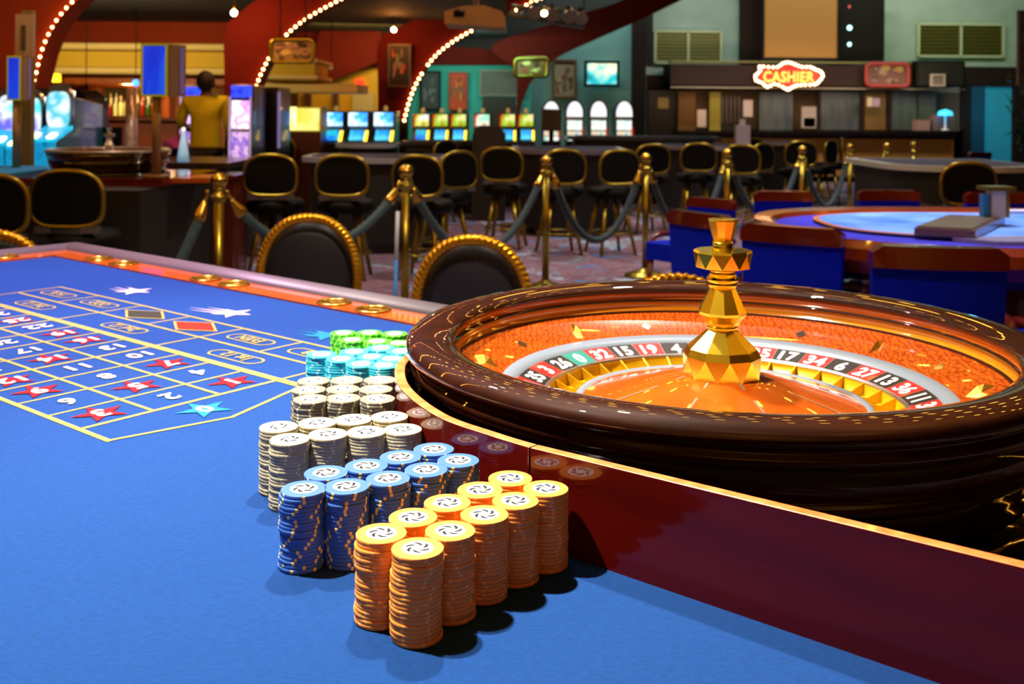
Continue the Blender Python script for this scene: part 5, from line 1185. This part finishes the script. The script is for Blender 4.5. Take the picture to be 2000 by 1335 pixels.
# facing away (+y); x right
J = [((0, 0, .93), (.15, .11)), ((0, .0, 1.12), (.135, .10)), ((0, .01, 1.32), (.16, .10)), ((0, .0, 1.43), (.09, .07)), ((0, .01, 1.49), (.052, .052)), ((0, .02, 1.58), (.075, .085)), ((0, .02, 1.66), (.06, .07)),
     ((-.19, 0, 1.40), .055), ((-.27, .05, 1.17), .043), ((-.29, .24, 1.10), .034), ((-.28, .30, 1.09), (.024, .034)),
     ((.19, 0, 1.40), .055), ((.23, .02, 1.14), .043), ((.20, .20, 1.02), .034), ((.19, .26, 1.01), (.024, .034)),
     ((-.09, 0, .86), .09), ((-.10, .01, .48), .06), ((-.10, -.01, .10), .042), ((-.11, .10, .03), .035),
     ((.09, 0, .86), .09), ((.10, .01, .48), .06), ((.10, -.01, .10), .042), ((.11, .10, .03), .035)]
Ed = [(0, 1), (1, 2), (2, 3), (3, 4), (4, 5), (5, 6), (2, 7), (7, 8), (8, 9), (9, 10), (2, 11), (11, 12), (12, 13), (13, 14), (0, 15), (15, 16), (16, 17), (17, 18), (0, 19), (19, 20), (20, 21), (21, 22)]
for base, s in ((10, -1), (14, 1)):
    bx, by, bz = J[base][0]; pn = len(J); J.append(((bx, by+.06, bz), (.018, .036))); Ed.append((base, pn))
    for k, (dx, L_) in enumerate(((-.030, .065), (-.010, .078), (.010, .073), (.030, .058))):
        a = len(J); J.append(((bx+dx, by+.09, bz-.004), .0095)); J.append(((bx+dx*1.1, by+.09+L_*.55, bz-.016), .0085)); J.append(((bx+dx*1.1, by+.09+L_*.85, bz-.045), .0075)); Ed += [(pn, a), (a, a+1), (a+1, a+2)]
    a = len(J); J.append(((bx-s*.045, by+.035, bz-.01), .011)); J.append(((bx-s*.06, by+.075, bz-.025), .009)); Ed += [(base, a), (a, a+1)]
skin_mesh('body', J, Ed, SK, per, 0, 1)
YJ = mat('yellow_jacket', 'd8dc18', .75, noise='ccce12', nscale=4)
JJ = [((0, 0, .90), (.205, .135)), ((0, 0, 1.05), (.175, .125)), ((0, 0, 1.22), (.175, .125)), ((0, .0, 1.37), (.185, .115)), ((0, 0, 1.455), (.075, .07)),
      ((-.20, 0, 1.405), .072), ((-.285, .05, 1.17), .062), ((-.30, .22, 1.11), .048), ((.20, 0, 1.405), .072), ((.245, .02, 1.14), .060), ((.21, .17, 1.03), .048)]
jk = skin_mesh('jacket', JJ, [(0, 1), (1, 2), (2, 3), (3, 4), (3, 5), (5, 6), (6, 7), (3, 8), (8, 9), (9, 10)], YJ, per, 1, 2)
BT = mat('black_trousers', '08080c', .8)
skin_mesh('trousers', [((0, 0, .90), (.165, .125)), ((-.095, 0, .82), .105), ((-.10, .01, .48), .08), ((-.10, -.01, .12), .065), ((.095, 0, .82), .105), ((.10, .01, .48), .08), ((.10, -.01, .12), .065)], [(0, 1), (1, 2), (2, 3), (0, 4), (4, 5), (5, 6)], BT, per, 0, 2)
for s in (-1, 1): MB().ball((s*.11, .06, .04), .06, 12, sc=(.85, 1.9, .7)).build('shoe', BLACKP, per)
HB = mat('dark_hair', '100a08', .7)
MB().ball((0, -.015, 1.615), .105, 16, sc=(.92, 1.0, 1.1)).build('hair', HB, per)
m = MB(); m.ball((-.035, .105, 1.60), .012, 8); m.ball((.035, .105, 1.60), .012, 8); m.build('eyes', mat('eye_white', 'd8d0c8', .3), per)
m = MB(); m.tube([(0, .10, 1.60), (0, .125, 1.57), (0, .105, 1.565)], .011, 6); m.build('nose', SK, per)
MB().tube([(-.025, .103, 1.535), (0, .108, 1.533), (.025, .103, 1.535)], .006, 6).build('mouth', mat('lips', '5a2820', .5), per)
for s in (-1, 1): MB().ball((s*.088, .02, 1.585), .025, 8, sc=(.4, .8, 1.3)).build('ear', SK, per)
t = thing('carafe', 'pale blue cone-shaped carafe standing on the dark table beside the yellow jacket', 'carafe', on2(358, 8.5, .886))
MB().lathe([(.0001, 0), (.05, 0), (.045, .06), (.012, .25), (.0001, .25)], 12, cap=False).build('cone', mat('glowing_cone', 'a8d0e8', .5, emit='88c0e8', es=.4), t); MB().ball((0, 0, .262), .016, 8).build('tip', mat('glowing_tip', 'ffffff', emit='f0f0ff', es=1.5), t)  # emission put into cone and tip, no lamp inside
#==END BG2==
# ================================================================= CAMERA
cd = bpy.data.cameras.new('camera'); co = bpy.data.objects.new('camera', cd); COL.objects.link(co)
cd.sensor_width = 36; cd.lens = 36*F/2000; cd.shift_y = (CY-667.5)/2000; cd.clip_start = .05; cd.clip_end = 200
M = Matrix(((math.cos(RO), -math.sin(RO), 0, 0), (0, 0, -1, 0), (math.sin(RO), math.cos(RO), 0, HC), (0, 0, 0, 1)))
co.matrix_world = M
cd.dof.use_dof = True; cd.dof.focus_distance = .98; cd.dof.aperture_fstop = 10.5
SC.camera = co
# ================================================================= LIGHT
tgt = (-.1, 1.1, ZT)
spot('table_spot', (-.75, 1.0, ZT+1.6), (-.1, 1.0, ZT), 520, .025, 64, 'fff0dc', 1)
spot('table_spot', (-.12, 1.75, ZT+1.7), tgt, 320, .03, 90, 'fff0dc')
spot('table_spot', (-1.0, 2.35, ZT+1.7), (-.9, 2.15, ZT), 560, .04, 90, 'ffccf0', 1)  # added lamp, its pink tint brightens the far felt towards purple
# ================================================================= ROOM LIGHTING
area('bar_light', (-5.1, 11.2, 2.45), (-5.1, 14, 1.9), 70, 2.4, .15, 'fff0b8')
area('bay_light', (-2.2, 15.2, 2.5), (-2.4, 17, 1.4), 40, 1.6, .3, 'ffd868')
area('arch_light', (-2.5, 8.9, 3.9), (-3.2, 12, 2.0), 50, 2, .5, 'ffa060')
area('teal_light', (1.5, 17.9, 4.6), (1.6, 19, 1.6), 90, 3, .5, 'd8f0e8')
area('cashier_light', (6.5, 18.0, 4.7), (6.5, 21, 2.5), 150, 6, .5, 'fff0d8')
area('booth_light', (5.5, 19.2, 2.0), (5.5, 21, 1.4), 34, 5, .2, 'ffd8b0')
for k, (x, y, p) in enumerate(((-1.6, 4.6, 70), (1.2, 3.6, 90), (-2.6, 7.2, 110), (.6, 7.2, 130), (3.4, 8.4, 130), (.5, 10.5, 130), (3.6, 12, 150), (6.2, 10, 120), (-1.0, 12.5, 90))):
    spot('floor_fill_spot', (x, y, 4.6), (x, y, 0), p*3.0, .06, 100, 'ffeedc', .8)  # unseen fill lamps added to lift the carpet and furniture
for x_, y_ in ((-2.2, -1.5), (0, -1.5), (2.2, -1.5), (-2.2, 1), (2.2, 1)): spot('reflector_uplight', (x_, y_, 3.2), (x_, y_, 4.15), 26, .05, 140, 'ffe4b0', .8)  # added lamps, only there to brighten the reflector panel above
spot('near_wall_fill', (0, -2.0, 3.4), (0, -4, 1.8), 120, .05, 120, 'ffe4b0', .8)  # added lamp, keeps the unseen near wall bright in the turret's facets
area('poster_wall_fill', (-.7, 16.2, 2.5), (-.7, 18.6, 1.7), 30, 2, .2, 'b0fff0')  # added fill for the posters and the bright teal wall
point('back_bar_fill', W(250, 175, 14.1), 14, .1, 'ffd890'); point('back_bar_fill', W(330, 178, 14.1), 8, .1, 'ffd890')  # fill lamps added under the canopy to brighten the bottles
spot('jacket_fill', (-2.9, 8.2, 3.0), (-3.28, 11, 1.2), 850, .06, 40, 'f4ffec')  # added lamp, tinted to bring out the yellow of the jacket
spot('chair_fill', (.3, 1.9, 3.6), (-.5, 4.0, .8), 480, .05, 50, 'ffe8c8')  # fill added to brighten the gilt rope frames of the near chairs
spot('club_chair_fill', (.5, 2.6, 3.4), (1.0, 4.8, .6), 100, .05, 50, 'e0e8ff')  # bluish fill added because the blue chair backs came out too dark
spot('poker_spot', (2.3, 5.6, 3.6), (2.6, 5.2, .75), 520, .06, 55, 'd8e4ff')
spot('side_table_spot', (-3.6, 6.6, 3.2), (-3.3, 6.4, .9), 160, .05, 60, 'c8f0ff')
spot('green_stage_light', (5.8, 14, 4.6), W(1850, 40, YC), 500, .1, 40, '90d020')
spot('green_stage_light', (3.0, 15, 4.6), W(1370, 50, YC), 90, .1, 22, '40e080')
point('door_glow', W(1945, 220, YC-.6), 10, .1, '50c8f0')
wd = bpy.data.worlds.new('world'); SC.world = wd; wd.use_nodes = True
wd.node_tree.nodes['Background'].inputs[0].default_value = lin('7c6a62'); wd.node_tree.nodes['Background'].inputs[1].default_value = .06
SC.view_settings.view_transform = 'Standard'; SC.view_settings.look = 'None'; SC.view_settings.gamma = 1; SC.view_settings.use_curve_mapping = False
SC.view_settings.exposure = 0
